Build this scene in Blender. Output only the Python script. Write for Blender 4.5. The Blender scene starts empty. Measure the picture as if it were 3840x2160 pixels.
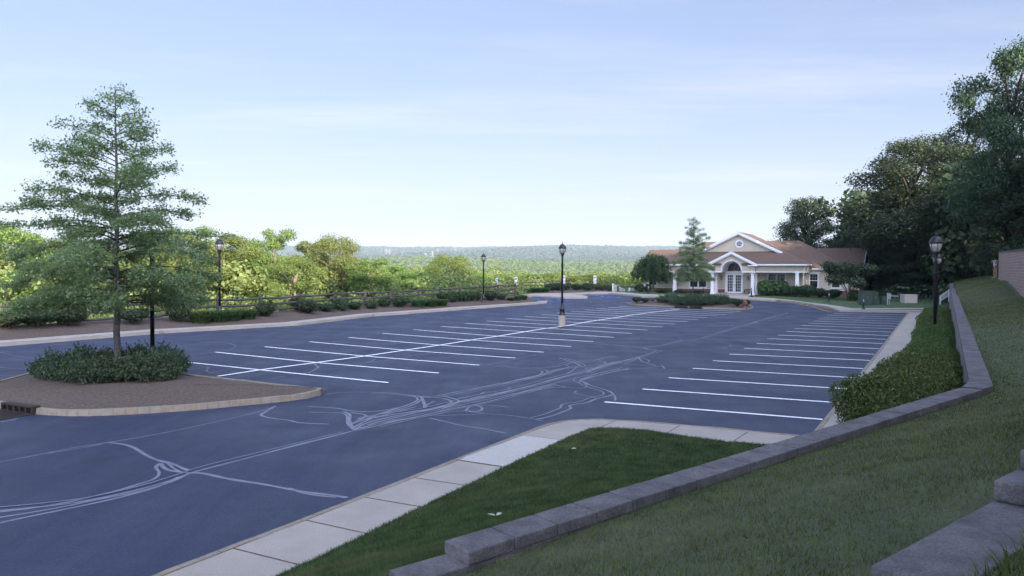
import bpy, bmesh, math, random
import numpy as np
from mathutils import Vector, Matrix
from mathutils.geometry import tessellate_polygon
random.seed(7); RNG = np.random.default_rng(7)
SC = bpy.context.scene; COL = SC.collection
# ------------------------------------------------------------------ camera model (same numbers as the camera object below)
FPX, CH, RX, RY = 2849.9, 3.61, 0.0250, 0.0035
_X = np.array([[1,0,0],[0,math.cos(RX),-math.sin(RX)],[0,math.sin(RX),math.cos(RX)]])
_Y = np.array([[math.cos(RY),0,math.sin(RY)],[0,1,0],[-math.sin(RY),0,math.cos(RY)]])
CM = (_X @ _Y).T
CPOS = np.array([0,0,CH])
def ray(u, v): return CM @ np.array([(u-1920)/FPX, 1, (1080-v)/FPX])
YK = [56,60,64,68,72]; SL = [.006,.013,.02,.026,.032]
def G(y):                                    # the lot rises gently towards the clubhouse
    z = 0
    for i, k in enumerate(YK):
        if y > k: z += SL[i]*(min(y, YK[i+1] if i < 4 else 1e9)-k)
    return z
def gp(u, v, h=0.0):                          # survey point: where a sight line meets the lot surface
    r = ray(u, v); lo, hi = 1, 400
    for _ in range(50):
        m = (lo+hi)/2
        if CH+r[2]*m-G(r[1]*m)-h > 0: lo = m
        else: hi = m
    return CPOS+r*lo
def zp(u, v, z):                              # same, onto a level plane
    r = ray(u, v); return CPOS+r*((z-CH)/r[2])
def yp(u, v, y):                              # same, at a known distance
    r = ray(u, v); return CPOS+r*(y/r[1])
def Z(ox, oy, w): k = 2576/w; return lambda x, y: (ox+x/k, oy+y/k)
c1=Z(2240,1460,960); c2=Z(2500,1140,960); c3=Z(600,1160,960); c4=Z(1400,1080,960); c5=Z(2200,1040,640); c6=Z(2900,1040,640); c7=Z(1900,1040,640); c8=Z(0,1280,960)
z5=Z(2300,820,1000); z4=Z(1400,860,1000); z3=Z(600,820,800); zb=Z(0,1500,1300); za=Z(500,1500,1500); zw=Z(1600,1000,400)
q1=Z(2300,980,400); q2=Z(2900,980,400); q3=Z(3200,980,400); q4=Z(2600,960,360); ov=lambda x,y:(x*1.49068,y*1.49068)
TH = .5126; DV = np.array([math.sin(TH),math.cos(TH),0]); RV = np.array([math.cos(TH),-math.sin(TH),0])
# ------------------------------------------------------------------ materials
MATS = {}
def nt(name):
    m = bpy.data.materials.new(name); m.use_nodes = True; t = m.node_tree; t.nodes.clear()
    o = t.nodes.new('ShaderNodeOutputMaterial'); b = t.nodes.new('ShaderNodeBsdfPrincipled'); t.links.new(b.outputs[0], o.inputs[0])
    return m, t, b, o
def N(t, typ, **kw):
    n = t.nodes.new(typ)
    for k, v in kw.items():
        if k in n.inputs.keys() and not hasattr(n, k): n.inputs[k].default_value = v
        else: setattr(n, k, v)
    return n
def ramp(t, fac, stops):
    r = t.nodes.new('ShaderNodeValToRGB'); e = r.color_ramp.elements
    while len(e) < len(stops): e.new(.5)
    for x, (p, c) in zip(e, stops): x.position = p; x.color = (*c, 1) if len(c) == 3 else c
    t.links.new(fac, r.inputs[0]); return r.outputs[0]
def pos(t): return t.nodes.new('ShaderNodeNewGeometry').outputs['Position']
def objc(t): return t.nodes.new('ShaderNodeTexCoord').outputs['Object']
def noise(t, vec, scale, detail=4, rough=.55, stretch=None):
    if stretch:
        m = N(t, 'ShaderNodeMapping'); m.inputs['Scale'].default_value = stretch; t.links.new(vec, m.inputs[0]); vec = m.outputs[0]
    n = t.nodes.new('ShaderNodeTexNoise'); n.inputs['Scale'].default_value = scale; n.inputs['Detail'].default_value = detail; n.inputs['Roughness'].default_value = rough
    t.links.new(vec, n.inputs['Vector']); return n.outputs[0]
def mix(t, fac, a, b, mode='MIX'):
    m = t.nodes.new('ShaderNodeMix'); m.data_type = 'RGBA'; m.blend_type = mode
    for s, v in ((0, fac), (6, a), (7, b)):
        if hasattr(v, 'links') or hasattr(v, 'is_linked'): t.links.new(v, m.inputs[s])
        elif s == 0: m.inputs[0].default_value = v
        else: m.inputs[s].default_value = (*v, 1)
    return m.outputs[2]
def math_(t, op, a, b=0.0):
    m = t.nodes.new('ShaderNodeMath'); m.operation = op
    for i, v in enumerate((a, b)):
        if hasattr(v, 'is_linked'): t.links.new(v, m.inputs[i])
        else: m.inputs[i].default_value = v
    return m.outputs[0]
def bump(t, b, h, s, d=.02):
    n = t.nodes.new('ShaderNodeBump'); n.inputs['Strength'].default_value = s; n.inputs['Distance'].default_value = d
    t.links.new(h, n.inputs['Height']); t.links.new(n.outputs[0], b.inputs['Normal'])
def plain(name, col, rough=.6, metal=0, var=.12, scale=6, bs=.15):
    m, t, b, o = nt(name); p = objc(t); n = noise(t, p, scale)
    c = ramp(t, n, [(.3, tuple(x*(1-var) for x in col)), (.7, tuple(min(1, x*(1+var)) for x in col))])
    t.links.new(c, b.inputs['Base Color']); b.inputs['Roughness'].default_value = rough; b.inputs['Metallic'].default_value = metal
    if bs: bump(t, b, noise(t, p, scale*8), bs, .004)
    MATS[name] = m; return m
def leafmat(name, dark, light, trans=.3, objvar=.25, rough=.55):
    m, t, b, o = nt(name); g = t.nodes.new('ShaderNodeNewGeometry'); oi = t.nodes.new('ShaderNodeObjectInfo')
    big = noise(t, objc(t), .55, 2)
    f = math_(t, 'ADD', math_(t, 'MULTIPLY', g.outputs['Random Per Island'], .75), math_(t, 'MULTIPLY', big, .35))
    c = ramp(t, f, [(.1, dark), (.95, light)])
    if objvar:
        hs = N(t, 'ShaderNodeHueSaturation'); t.links.new(c, hs.inputs['Color'])
        t.links.new(math_(t, 'ADD', .5-.03, math_(t, 'MULTIPLY', oi.outputs['Random'], .06)), hs.inputs['Hue'])
        t.links.new(math_(t, 'ADD', 1-objvar, math_(t, 'MULTIPLY', oi.outputs['Random'], 2*objvar)), hs.inputs['Value']); c = hs.outputs[0]
    t.links.new(c, b.inputs['Base Color']); b.inputs['Roughness'].default_value = rough; b.inputs['Specular IOR Level'].default_value = .3
    tr = t.nodes.new('ShaderNodeBsdfTranslucent'); t.links.new(mix(t, 1.0, c, (1.3, 1.4, .6), 'MULTIPLY'), tr.inputs[0])
    ms = t.nodes.new('ShaderNodeMixShader'); ms.inputs[0].default_value = trans
    t.links.new(b.outputs[0], ms.inputs[1]); t.links.new(tr.outputs[0], ms.inputs[2]); t.links.new(ms.outputs[0], o.inputs[0])
    MATS[name] = m; return m
def asphalt():
    m, t, b, o = nt('asphalt'); p = pos(t)
    c = ramp(t, noise(t, p, .22, 5), [(.3, (.018,.026,.060)), (.5, (.024,.033,.074)), (.72, (.033,.042,.090))])
    c = mix(t, math_(t, 'MULTIPLY', ramp(t, noise(t, p, .8, 6, .7, (1,.35,1)), [(.48,(0,0,0)), (.75,(1,1,1))]), .35), c, (.052,.050,.064))
    sw = N(t, 'ShaderNodeMapping'); sw.inputs['Rotation'].default_value = (0,0,TH); sw.inputs['Scale'].default_value = (1,.12,1); t.links.new(p, sw.inputs[0])
    c = mix(t, 1.0, c, ramp(t, noise(t, sw.outputs[0], .9, 5, .65), [(.32,(.78,.78,.80)), (.68,(1.2,1.2,1.18))]), 'MULTIPLY')      # squeegee sweeps of the sealer
    c = mix(t, 1.0, c, ramp(t, noise(t, p, 3.5, 6, .75), [(.3,(.82,.82,.84)), (.7,(1.16,1.16,1.15))]), 'MULTIPLY')
    vo = t.nodes.new('ShaderNodeTexVoronoi'); vo.inputs['Scale'].default_value = .55; t.links.new(p, vo.inputs['Vector']); c = mix(t, ramp(t, vo.outputs['Distance'], [(.10,(.75,)*3), (.16,(0,0,0))]), c, (.016,.019,.030))   # oil drips
    c = mix(t, 1.0, c, ramp(t, noise(t, p, 16, 4, .8), [(.34,(.72,.72,.74)), (.66,(1.3,1.3,1.28))]), 'MULTIPLY')
    c = mix(t, .5, c, ramp(t, noise(t, p, 70, 2), [(.35, (.008,.011,.024)), (.65, (.055,.066,.120))]))
    t.links.new(c, b.inputs['Base Color'])
    r = ramp(t, noise(t, p, .5, 4), [(.3, (.5,)*3), (.7, (.7,)*3)]); t.links.new(r, b.inputs['Roughness']); gr = mix(t, .5, ramp(t, noise(t, p, 24, 4, .8), [(.34,(.12,)*3), (.66,(.75,)*3)]), ramp(t, noise(t, sw.outputs[0], 1.4, 6, .7), [(.32,(.18,)*3), (.68,(.66,)*3)])); t.links.new(gr, b.inputs['Specular IOR Level'])
    bump(t, b, noise(t, p, 60, 4, .75), .6, .008); return m
def concrete(name, a, c2_, sc=1.2, seams=None):
    m, t, b, o = nt(name); p = pos(t)
    c = ramp(t, noise(t, p, sc, 6, .6), [(.3, a), (.7, c2_)])
    c = mix(t, .35, c, ramp(t, noise(t, p, 60, 2), [(.35, tuple(x*.7 for x in a)), (.65, tuple(min(1, x*1.2) for x in c2_))]))
    st = ramp(t, noise(t, p, .35 if name != 'capstone' else 2.2, 6, .75), [(.45, (0,0,0)), (.72, (1,1,1))]); c = mix(t, math_(t, 'MULTIPLY', st, .3 if name != 'capstone' else .75), c, tuple(x*(.7 if name != 'capstone' else .45) for x in a))
    t.links.new(c, b.inputs['Base Color']); b.inputs['Roughness'].default_value = .85; bump(t, b, noise(t, p, 70 if name != 'capstone' else 32, 4, .7), .25 if name != 'capstone' else .9, .004 if name != 'capstone' else .012); MATS[name] = m; return m
def blocks(name, cols, bw, bh, mortar, msize=.02, off=.5, vec='uv', bstr=.5):
    m, t, b, o = nt(name); uv = t.nodes.new('ShaderNodeUVMap').outputs[0]
    br = t.nodes.new('ShaderNodeTexBrick'); t.links.new(uv, br.inputs['Vector']); br.inputs['Scale'].default_value = 1
    br.inputs['Brick Width'].default_value = bw; br.inputs['Row Height'].default_value = bh; br.inputs['Mortar Size'].default_value = msize; br.offset = off
    br.inputs['Color1'].default_value = (*cols[0], 1); br.inputs['Color2'].default_value = (*cols[1], 1); br.inputs['Mortar'].default_value = (*mortar, 1)
    c = mix(t, .45, br.outputs[0], ramp(t, noise(t, pos(t), 5, 5, .65), [(.3, tuple(x*.6 for x in cols[0])), (.7, tuple(min(1, x*1.35) for x in cols[1]))]))
    t.links.new(c, b.inputs['Base Color']); b.inputs['Roughness'].default_value = .85
    h = math_(t, 'SUBTRACT', noise(t, pos(t), 25, 4), br.outputs['Fac']); bump(t, b, h, bstr, .02); MATS[name] = m; return m
def lines(name, col, pitch, dark=.55, rough=.5):     # lap siding: horizontal boards, the shade at each lap painted as a darker line
    m, t, b, o = nt(name); p = objc(t); sp = t.nodes.new('ShaderNodeSeparateXYZ'); t.links.new(p, sp.inputs[0])
    fr = math_(t, 'FRACT', math_(t, 'DIVIDE', sp.outputs[2], pitch))
    n = ramp(t, noise(t, p, .8, 4), [(.3, tuple(x*.92 for x in col)), (.7, col)])
    c = mix(t, ramp(t, fr, [(0, (1,1,1)), (.16, (0,0,0))]), n, tuple(x*dark for x in col))
    t.links.new(c, b.inputs['Base Color']); b.inputs['Roughness'].default_value = rough; bump(t, b, fr, .6, .02); MATS[name] = m; return m
def grassmat(name, a, c_, dry):
    m, t, b, o = nt(name); p = pos(t)
    c = ramp(t, noise(t, p, 1.1, 5, .65), [(.3, a), (.7, c_)]); c = mix(t, 1.0, c, ramp(t, noise(t, p, 3.2, 5, .7), [(.32,(.6,.6,.6)), (.68,(1.3,1.3,1.3))]), 'MULTIPLY')
    d = ramp(t, noise(t, p, .55, 5, .7, (.6,1.6,1)), [(.5, (0,0,0)), (.72, (1,1,1))]); c = mix(t, math_(t, 'MULTIPLY', d, .55), c, dry)
    c = mix(t, .5, c, ramp(t, noise(t, p, 45, 3, .7), [(.3, tuple(x*.45 for x in a)), (.7, tuple(x*1.5 for x in c_))]))
    t.links.new(c, b.inputs['Base Color']); b.inputs['Roughness'].default_value = .8; bump(t, b, noise(t, p, 60, 3), .8, .03); MATS[name] = m; return m
def bladesmat(name, a, c_, dry):
    m, t, b, o = nt(name); p = pos(t); g = t.nodes.new('ShaderNodeNewGeometry')
    c = ramp(t, g.outputs['Random Per Island'], [(.05, a), (.9, c_)])
    d = ramp(t, noise(t, p, .55, 5, .7, (.6,1.6,1)), [(.5, (0,0,0)), (.72, (1,1,1))]); c = mix(t, math_(t, 'MULTIPLY', d, .6), c, dry)
    c = mix(t, 1.0, c, ramp(t, noise(t, p, 2.6, 5, .7), [(.33, (.5,.53,.5)), (.67, (1.25,1.25,1.25))]), 'MULTIPLY')
    t.links.new(c, b.inputs['Base Color']); b.inputs['Roughness'].default_value = .75; b.inputs['Specular IOR Level'].default_value = .2
    tr = t.nodes.new('ShaderNodeBsdfTranslucent'); t.links.new(c, tr.inputs[0]); ms = t.nodes.new('ShaderNodeMixShader'); ms.inputs[0].default_value = .25
    t.links.new(b.outputs[0], ms.inputs[1]); t.links.new(tr.outputs[0], ms.inputs[2]); t.links.new(ms.outputs[0], o.inputs[0]); MATS[name] = m; return m
def glassmat(name, col, rough=.08):
    m, t, b, o = nt(name); b.inputs['Base Color'].default_value = (*col, 1); b.inputs['Roughness'].default_value = rough; b.inputs['Specular IOR Level'].default_value = .9
    bump(t, b, noise(t, objc(t), 3, 2), .04, .01); MATS[name] = m; return m
def shingle():
    m, t, b, o = nt('roof_shingles'); p = objc(t); sp = t.nodes.new('ShaderNodeSeparateXYZ'); t.links.new(p, sp.inputs[0])
    c = ramp(t, noise(t, p, 5, 6, .8), [(.25, (.080,.056,.042)), (.5, (.112,.080,.060)), (.75, (.150,.108,.082))])
    c = mix(t, .4, c, ramp(t, noise(t, p, 30, 2), [(.3, (.06,.036,.03)), (.7, (.20,.125,.09))]))
    fr = math_(t, 'FRACT', math_(t, 'DIVIDE', sp.outputs[2], .068)); c = mix(t, math_(t, 'MULTIPLY', ramp(t, fr, [(0, (1,1,1)), (.2, (0,0,0))]), .35), c, (.07,.045,.035))
    t.links.new(c, b.inputs['Base Color']); b.inputs['Roughness'].default_value = .9; bump(t, b, fr, .4, .02); MATS['roof'] = m
MATS['asphalt'] = asphalt(); shingle()
concrete('walk', (.31,.275,.24), (.42,.38,.335)); concrete('walk_new', (.43,.405,.375), (.50,.475,.44)); concrete('kerbtop', (.34,.31,.26), (.50,.47,.42), 4)
concrete('capstone', (.070,.066,.070), (.180,.172,.178), 5); concrete('base', (.36,.29,.22), (.50,.43,.34), 5)
blocks('belgian', ((.27,.21,.145),(.25,.225,.19)), .27, .5, (.18,.15,.12), .014, 0); blocks('wallblock', ((.20,.18,.19),(.28,.26,.26)), .40, .15, (.05,.05,.05), .012)
blocks('brickblock', ((.27,.17,.15),(.42,.29,.26)), .45, .16, (.50,.41,.38), .022, .5, bstr=.7); blocks('brick', ((.30,.10,.07),(.22,.08,.06)), .2, .07, (.26,.2,.17), .01)
lines('siding', (.62,.55,.45), .115); plain('white', (.78,.78,.80), .45, var=.04); plain('gutter', (.72,.68,.62), .4, var=.05); plain('black', (.012,.012,.014), .35, var=.3); plain('iron', (.035,.022,.018), .7)
plain('wood', (.065,.058,.056), .85, var=.35, scale=9, bs=.6); plain('barkm', (.13,.105,.085), .9, var=.35, scale=10, bs=.8); plain('barklight', (.19,.155,.12), .9, var=.3, scale=6, bs=.6); plain('barkg', (.085,.082,.078), .9, var=.35, scale=10, bs=.8); plain('barkdark', (.05,.042,.036), .9, var=.3, scale=6, bs=.6)
plain('mulch', (.098,.070,.056), .95, var=.45, scale=14, bs=1.0); plain('soil', (.10,.085,.06), .95, var=.3); plain('red', (.20,.075,.062), .5, var=.2); plain('utilgreen', (.055,.085,.065), .5, var=.15); plain('utilgrey', (.36,.38,.40), .5, var=.15)
plain('pinkbox', (.55,.46,.43), .7, var=.08); plain('tan', (.30,.24,.17), .6); plain('brass', (.45,.30,.10), .35, .8); plain('dark', (.01,.01,.012), .6); plain('matdark', (.03,.02,.03), .9)
plain('paint', (.90,.91,.94), .5, var=.06, scale=3, bs=.1); plain('paintblue', (.06,.22,.75), .6, var=.12, scale=3); plain('paintyellow', (.72,.40,.06), .6, var=.15, scale=4); plain('seal', (.165,.176,.230), .55, var=.22, scale=2.5, bs=.1)
plain('signblue', (.03,.12,.55), .4); plain('signwhite', (.80,.80,.80), .4, var=.03); plain('signred', (.55,.12,.08), .5); plain('steel', (.25,.25,.26), .5, .5); plain('pylonm', (.34,.33,.34), .6, var=.1, bs=0)
plain('skin', (.55,.33,.24), .5, var=.06, bs=0); plain('hair', (.10,.06,.04), .7); plain('shirt', (.78,.77,.78), .8, var=.05); plain('shorts', (.62,.50,.42), .8, var=.07); plain('shoe', (.8,.8,.8), .6)
glassmat('window', (.012,.016,.024)); glassmat('lampglass', (.40,.38,.34), .2)
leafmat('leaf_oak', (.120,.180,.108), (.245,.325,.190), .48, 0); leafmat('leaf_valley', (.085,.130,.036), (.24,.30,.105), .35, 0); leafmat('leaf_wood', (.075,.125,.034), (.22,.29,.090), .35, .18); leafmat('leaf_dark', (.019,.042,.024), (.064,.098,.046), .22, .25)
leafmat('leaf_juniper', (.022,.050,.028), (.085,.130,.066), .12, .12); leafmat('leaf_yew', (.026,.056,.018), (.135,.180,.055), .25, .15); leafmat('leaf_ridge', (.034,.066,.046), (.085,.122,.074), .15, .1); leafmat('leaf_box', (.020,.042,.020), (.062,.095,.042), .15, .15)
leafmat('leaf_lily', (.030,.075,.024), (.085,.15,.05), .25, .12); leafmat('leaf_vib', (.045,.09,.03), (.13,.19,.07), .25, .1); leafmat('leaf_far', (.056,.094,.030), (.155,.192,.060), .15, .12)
leafmat('flower', (.35,.40,.30), (.5,.52,.42), .2, 0); leafmat('leaf_weep', (.028,.060,.026), (.075,.115,.048), .25, 0)
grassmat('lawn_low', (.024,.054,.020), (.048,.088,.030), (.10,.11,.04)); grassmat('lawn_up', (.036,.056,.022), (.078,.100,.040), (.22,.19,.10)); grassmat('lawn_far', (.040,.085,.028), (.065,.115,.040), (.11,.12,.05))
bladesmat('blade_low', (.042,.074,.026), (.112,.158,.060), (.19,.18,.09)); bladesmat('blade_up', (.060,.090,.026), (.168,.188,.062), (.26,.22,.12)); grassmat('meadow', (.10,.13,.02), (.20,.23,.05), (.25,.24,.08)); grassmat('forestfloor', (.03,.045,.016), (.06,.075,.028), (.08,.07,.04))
# ------------------------------------------------------------------ mesh helpers
class MB:
    def __init__(s): s.v = []; s.f = []
    def add(s, vs, fs):
        o = len(s.v); s.v += [tuple(map(float, p)) for p in vs]; s.f += [tuple(i+o for i in f) for f in fs]; return s
    def box(s, x0, x1, y0, y1, z0, z1, M=None):
        vs = [Vector((x, y, z)) for z in (z0, z1) for y in (y0, y1) for x in (x0, x1)]
        if M is not None: vs = [M @ p for p in vs]
        return s.add(vs, [(0,2,3,1),(4,5,7,6),(0,1,5,4),(2,6,7,3),(0,4,6,2),(1,3,7,5)])
    def bbox(s, x0, x1, y0, y1, z0, z1, b=.02, M=None):     # box with bevelled edges
        bm = bmesh.new(); bmesh.ops.create_cube(bm, size=1)
        for p in bm.verts: p.co = Vector(((x0+x1)/2+p.co.x*(x1-x0), (y0+y1)/2+p.co.y*(y1-y0), (z0+z1)/2+p.co.z*(z1-z0)))
        bmesh.ops.bevel(bm, geom=bm.edges[:], offset=b, segments=2, affect='EDGES', profile=.6)
        bm.verts.ensure_lookup_table(); vs = [(M @ p.co if M is not None else p.co) for p in bm.verts]; s.add(vs, [tuple(q.index for q in f.verts) for f in bm.faces]); bm.free(); return s
    def prism(s, poly, z0, z1):                              # poly: list of (x,y), extruded up
        n = len(poly); vs = [(x, y, z0) for x, y in poly]+[(x, y, z1) for x, y in poly]
        tr = tessellate_polygon([[Vector((x, y, 0)) for x, y in poly]])
        return s.add(vs, [tuple(t) for t in tr]+[tuple(i+n for i in t) for t in tr]+[(i, (i+1) % n, (i+1) % n+n, i+n) for i in range(n)])
    def prismw(s, poly, w0, w1, M=None):                     # poly in (u,z), extruded along y
        n = len(poly); vs = [Vector((u, w0, z)) for u, z in poly]+[Vector((u, w1, z)) for u, z in poly]
        if M is not None: vs = [M @ p for p in vs]
        tr = tessellate_polygon([[Vector((u, z, 0)) for u, z in poly]])
        return s.add(vs, [tuple(t) for t in tr]+[tuple(i+n for i in t) for t in tr]+[(i, (i+1) % n, (i+1) % n+n, i+n) for i in range(n)])
    def lathe(s, prof, seg=14, c=(0,0), sq=False):
        vs = []; n = len(prof)
        for r, z in prof:
            for k in range(seg):
                a = 2*math.pi*(k+.5*sq)/seg; vs.append((c[0]+r*math.cos(a), c[1]+r*math.sin(a), z))
        fs = [(i*seg+k, i*seg+(k+1) % seg, (i+1)*seg+(k+1) % seg, (i+1)*seg+k) for i in range(n-1) for k in range(seg)]
        fs += [tuple(range(seg))[::-1], tuple((n-1)*seg+k for k in range(seg))]
        return s.add(vs, fs)
    def tube(s, pts, rad, seg=7):
        pts = [Vector(p) for p in pts]; n = len(pts); vs = []
        if not hasattr(rad, '__len__'): rad = [rad]*n
        for i, p in enumerate(pts):
            d = (pts[min(i+1, n-1)]-pts[max(i-1, 0)]).normalized(); a = d.cross(Vector((0,0,1)) if abs(d.z) < .9 else Vector((1,0,0))).normalized(); b = d.cross(a)
            for k in range(seg):
                t = 2*math.pi*k/seg; vs.append(p+(a*math.cos(t)+b*math.sin(t))*rad[i])
        fs = [(i*seg+k, i*seg+(k+1) % seg, (i+1)*seg+(k+1) % seg, (i+1)*seg+k) for i in range(n-1) for k in range(seg)]
        return s.add(vs, fs+[tuple(range(seg))[::-1], tuple((n-1)*seg+k for k in range(seg))])
    def quad(s, *p): return s.add(p, [tuple(range(len(p)))])
def mks(name, mb, mat, parent):      # one object per box
    for k in range(len(mb.v)//8): q = MB(); q.add(mb.v[8*k:8*k+8], [(0,2,3,1),(4,5,7,6),(0,1,5,4),(2,6,7,3),(0,4,6,2),(1,3,7,5)]); mk(name, q, mat, parent)
def link(name, me, parent=None, loc=(0,0,0), smooth=False):
    o = bpy.data.objects.new(name, me); COL.objects.link(o); o.location = loc
    if parent is not None: o.parent = parent
    if smooth: me.polygons.foreach_set('use_smooth', [True]*len(me.polygons))
    return o
def mk(name, mb, mat, parent=None, loc=(0,0,0), smooth=False, mat2=None):
    me = bpy.data.meshes.new(name); me.from_pydata(mb.v, [], mb.f); me.materials.append(MATS[mat]); me.update()
    bm = bmesh.new(); bm.from_mesh(me); bmesh.ops.recalc_face_normals(bm, faces=bm.faces[:]); bm.to_mesh(me); bm.free()
    return link(name, me, parent, loc, smooth)
def mknp(name, v, f, mat, parent=None, loc=(0,0,0), smooth=False):   # numpy arrays, all faces the same size
    me = bpy.data.meshes.new(name); v = np.asarray(v, np.float32); f = np.asarray(f, np.int32); k = f.shape[1]
    me.vertices.add(len(v)); me.vertices.foreach_set('co', v.ravel()); me.loops.add(f.size); me.loops.foreach_set('vertex_index', f.ravel())
    me.polygons.add(len(f)); me.polygons.foreach_set('loop_start', np.arange(0, f.size, k, dtype=np.int32))
    me.update(calc_edges=True); me.validate(); me.materials.append(MATS[mat]); return link(name, me, parent, loc, smooth)
def tag(o, label=None, cat=None, group=None, kind=None):
    for k, x in (('label', label), ('category', cat), ('group', group), ('kind', kind)):
        if x: o[k] = x
    return o
def thing(name, label, cat, loc=(0,0,0), rz=0, group=None, sc=1):
    o = bpy.data.objects.new(name, None); COL.objects.link(o); o.location = loc; o.rotation_euler = (0,0,rz); o.scale = (sc,)*3; o.empty_display_size = .2
    return tag(o, label, cat, group)
def copy_tree(o, parent=None):
    c = o.copy(); COL.objects.link(c)
    if parent is not None: c.parent = parent
    for ch in list(o.children): copy_tree(ch, c)
    return c
def place(proto, loc, label, rz=0, sc=1, group=None):   # first use moves the prototype itself, later uses copy it with its parts
    o = proto if not proto.get('_used') else copy_tree(proto)
    proto['_used'] = 1
    o.location = loc; o.rotation_euler = (0,0,rz); o.scale = sc if hasattr(sc, '__len__') else (sc,)*3; o['label'] = label
    if group: o['group'] = group
    return o
def struct(o): o['kind'] = 'structure'; return o
def uvwall(o, pts, z0=0):        # metric UVs on a wall that follows a polyline
    me = o.data; uv = me.uv_layers.new(name='UVMap'); P = [Vector((p[0], p[1])) for p in pts]; L = [0]
    for a, b in zip(P, P[1:]): L.append(L[-1]+(b-a).length)
    cache = {}
    def s(x, y):
        k = (round(x, 3), round(y, 3))
        if k not in cache:
            q = Vector((x, y)); best = None
            for i in range(len(P)-1):
                d = P[i+1]-P[i]; t = max(0, min(1, (q-P[i]).dot(d)/max(1e-9, d.length_squared))); e = (P[i]+d*t-q).length
                if best is None or e < best[0]: best = (e, L[i]+t*d.length)
            cache[k] = best[1]
        return cache[k]
    for l in me.loops: v = me.vertices[l.vertex_index].co; uv.data[l.index].uv = (s(v.x, v.y), v.z-z0)
def inpoly(x, y, poly):
    c = np.zeros(np.shape(x), bool); n = len(poly)
    for i in range(n):
        x1, y1 = poly[i][:2]; x2, y2 = poly[(i+1) % n][:2]
        with np.errstate(divide='ignore', invalid='ignore'): c ^= ((y1 > y) != (y2 > y)) & (x < (x2-x1)*(y-y1)/(y2-y1)+x1)
    return c
def slab(name, poly, h, mat, skirt=None, hf=None):   # sheet (skirt None) or kerbed slab over the lot surface, cut where the lot bends
    Q = [np.array(p[:2], float) for p in poly]; Q = [q for i, q in enumerate(Q) if np.linalg.norm(q-Q[i-1]) > 1e-3]
    bm = bmesh.new(); vs = [bm.verts.new((p[0], p[1], 0)) for p in Q]
    for t in tessellate_polygon([[Vector((p[0], p[1], 0)) for p in Q]]):
        try: bm.faces.new([vs[i] for i in t])
        except ValueError: pass
    for k in YK: bmesh.ops.bisect_plane(bm, geom=bm.verts[:]+bm.edges[:]+bm.faces[:], plane_co=(0,k,0), plane_no=(0,1,0))
    if skirt is not None:
        be = [e for e in bm.edges if len(e.link_faces) == 1]
        g = bmesh.ops.extrude_edge_only(bm, edges=be); low = {v for v in g['geom'] if isinstance(v, bmesh.types.BMVert)}
    else: low = set()
    for v in bm.verts: v.co.z = G(v.co.y)+(h if hf is None else hf(v.co.x, v.co.y)) if v not in low else G(v.co.y)-skirt
    bmesh.ops.recalc_face_normals(bm, faces=bm.faces[:]); me = bpy.data.meshes.new(name); bm.to_mesh(me); bm.free(); me.materials.append(MATS[mat])
    if not skirt and sum(p.normal.z*p.area for p in me.polygons) < 0: me.flip_normals()
    return struct(link(name, me))
def offset(pts, d):          # polyline moved d metres to its left
    P = [np.array(p[:2]) for p in pts]; out = []
    for i in range(len(P)):
        t = P[min(i+1, len(P)-1)]-P[max(i-1, 0)]; t = t/np.linalg.norm(t); out.append(P[i]+np.array([-t[1], t[0]])*d)
    return out
def smooth_poly(pts, n=2):
    P = [np.array(p[:2], float) for p in pts]
    for _ in range(n):
        Q = [P[0]]
        for a, b in zip(P, P[1:]): Q += [a*.75+b*.25, a*.25+b*.75]
        P = Q+[P[-1]]
    return P
def resample(pts, step):
    P = np.array([p[:2] for p in pts]); L = np.r_[0, np.cumsum(np.linalg.norm(np.diff(P, axis=0), axis=1))]; s = np.arange(0, L[-1], step)
    return [np.array([np.interp(x, L, P[:,0]), np.interp(x, L, P[:,1])]) for x in s]+[P[-1]]
def kerb(name, pts, mat='belgian', w=.12, h=.155, closed=False):   # row of setts along the edge of the asphalt
    P = resample(pts, .5); A = P; B = offset(P, w); mb = MB(); n = len(P); jit = [random.uniform(-.008, .008) for _ in P]
    for i in range(n-1):
        za, zb_ = G(A[i][1]), G(A[i+1][1]); ha, hb = h+jit[i], h+jit[i+1]
        a0, a1, b0, b1 = A[i], A[i+1], B[i], B[i+1]
        mb.add([(*a0, za-.03), (*a1, zb_-.03), (*(a1*.85+b1*.15), zb_+hb), (*(a0*.85+b0*.15), za+ha), (*b1, zb_+hb), (*b0, za+ha), (*b1, zb_-.03), (*b0, za-.03)], [(0,1,2,3),(3,2,4,5),(5,4,6,7)])
    o = mk(name, mb, mat); uvwall(o, P, 0)
    for l in o.data.loops: uvd = o.data.uv_layers[0].data[l.index]; uvd.uv[1] = .25
    return struct(o)
def tps(ctrl, lam=.02):
    C = np.array(ctrl, float); n = len(C); d = np.linalg.norm(C[:,None,:2]-C[None,:,:2], axis=2); K = np.where(d > 0, d**2*np.log(d+1e-12), 0)+lam*np.eye(n)
    Pm = np.c_[np.ones(n), C[:,:2]]; A = np.zeros((n+3, n+3)); A[:n,:n] = K; A[:n,n:] = Pm; A[n:,:n] = Pm.T; w = np.linalg.solve(A, np.r_[C[:,2], 0, 0, 0])
    def f(x, y):
        x = np.asarray(x, float); y = np.asarray(y, float); out = w[n]+w[n+1]*x+w[n+2]*y
        for i in range(n):
            r2 = (x-C[i,0])**2+(y-C[i,1])**2; out = out+w[i]*.5*r2*np.log(r2+1e-12)
        return out
    return f
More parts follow.
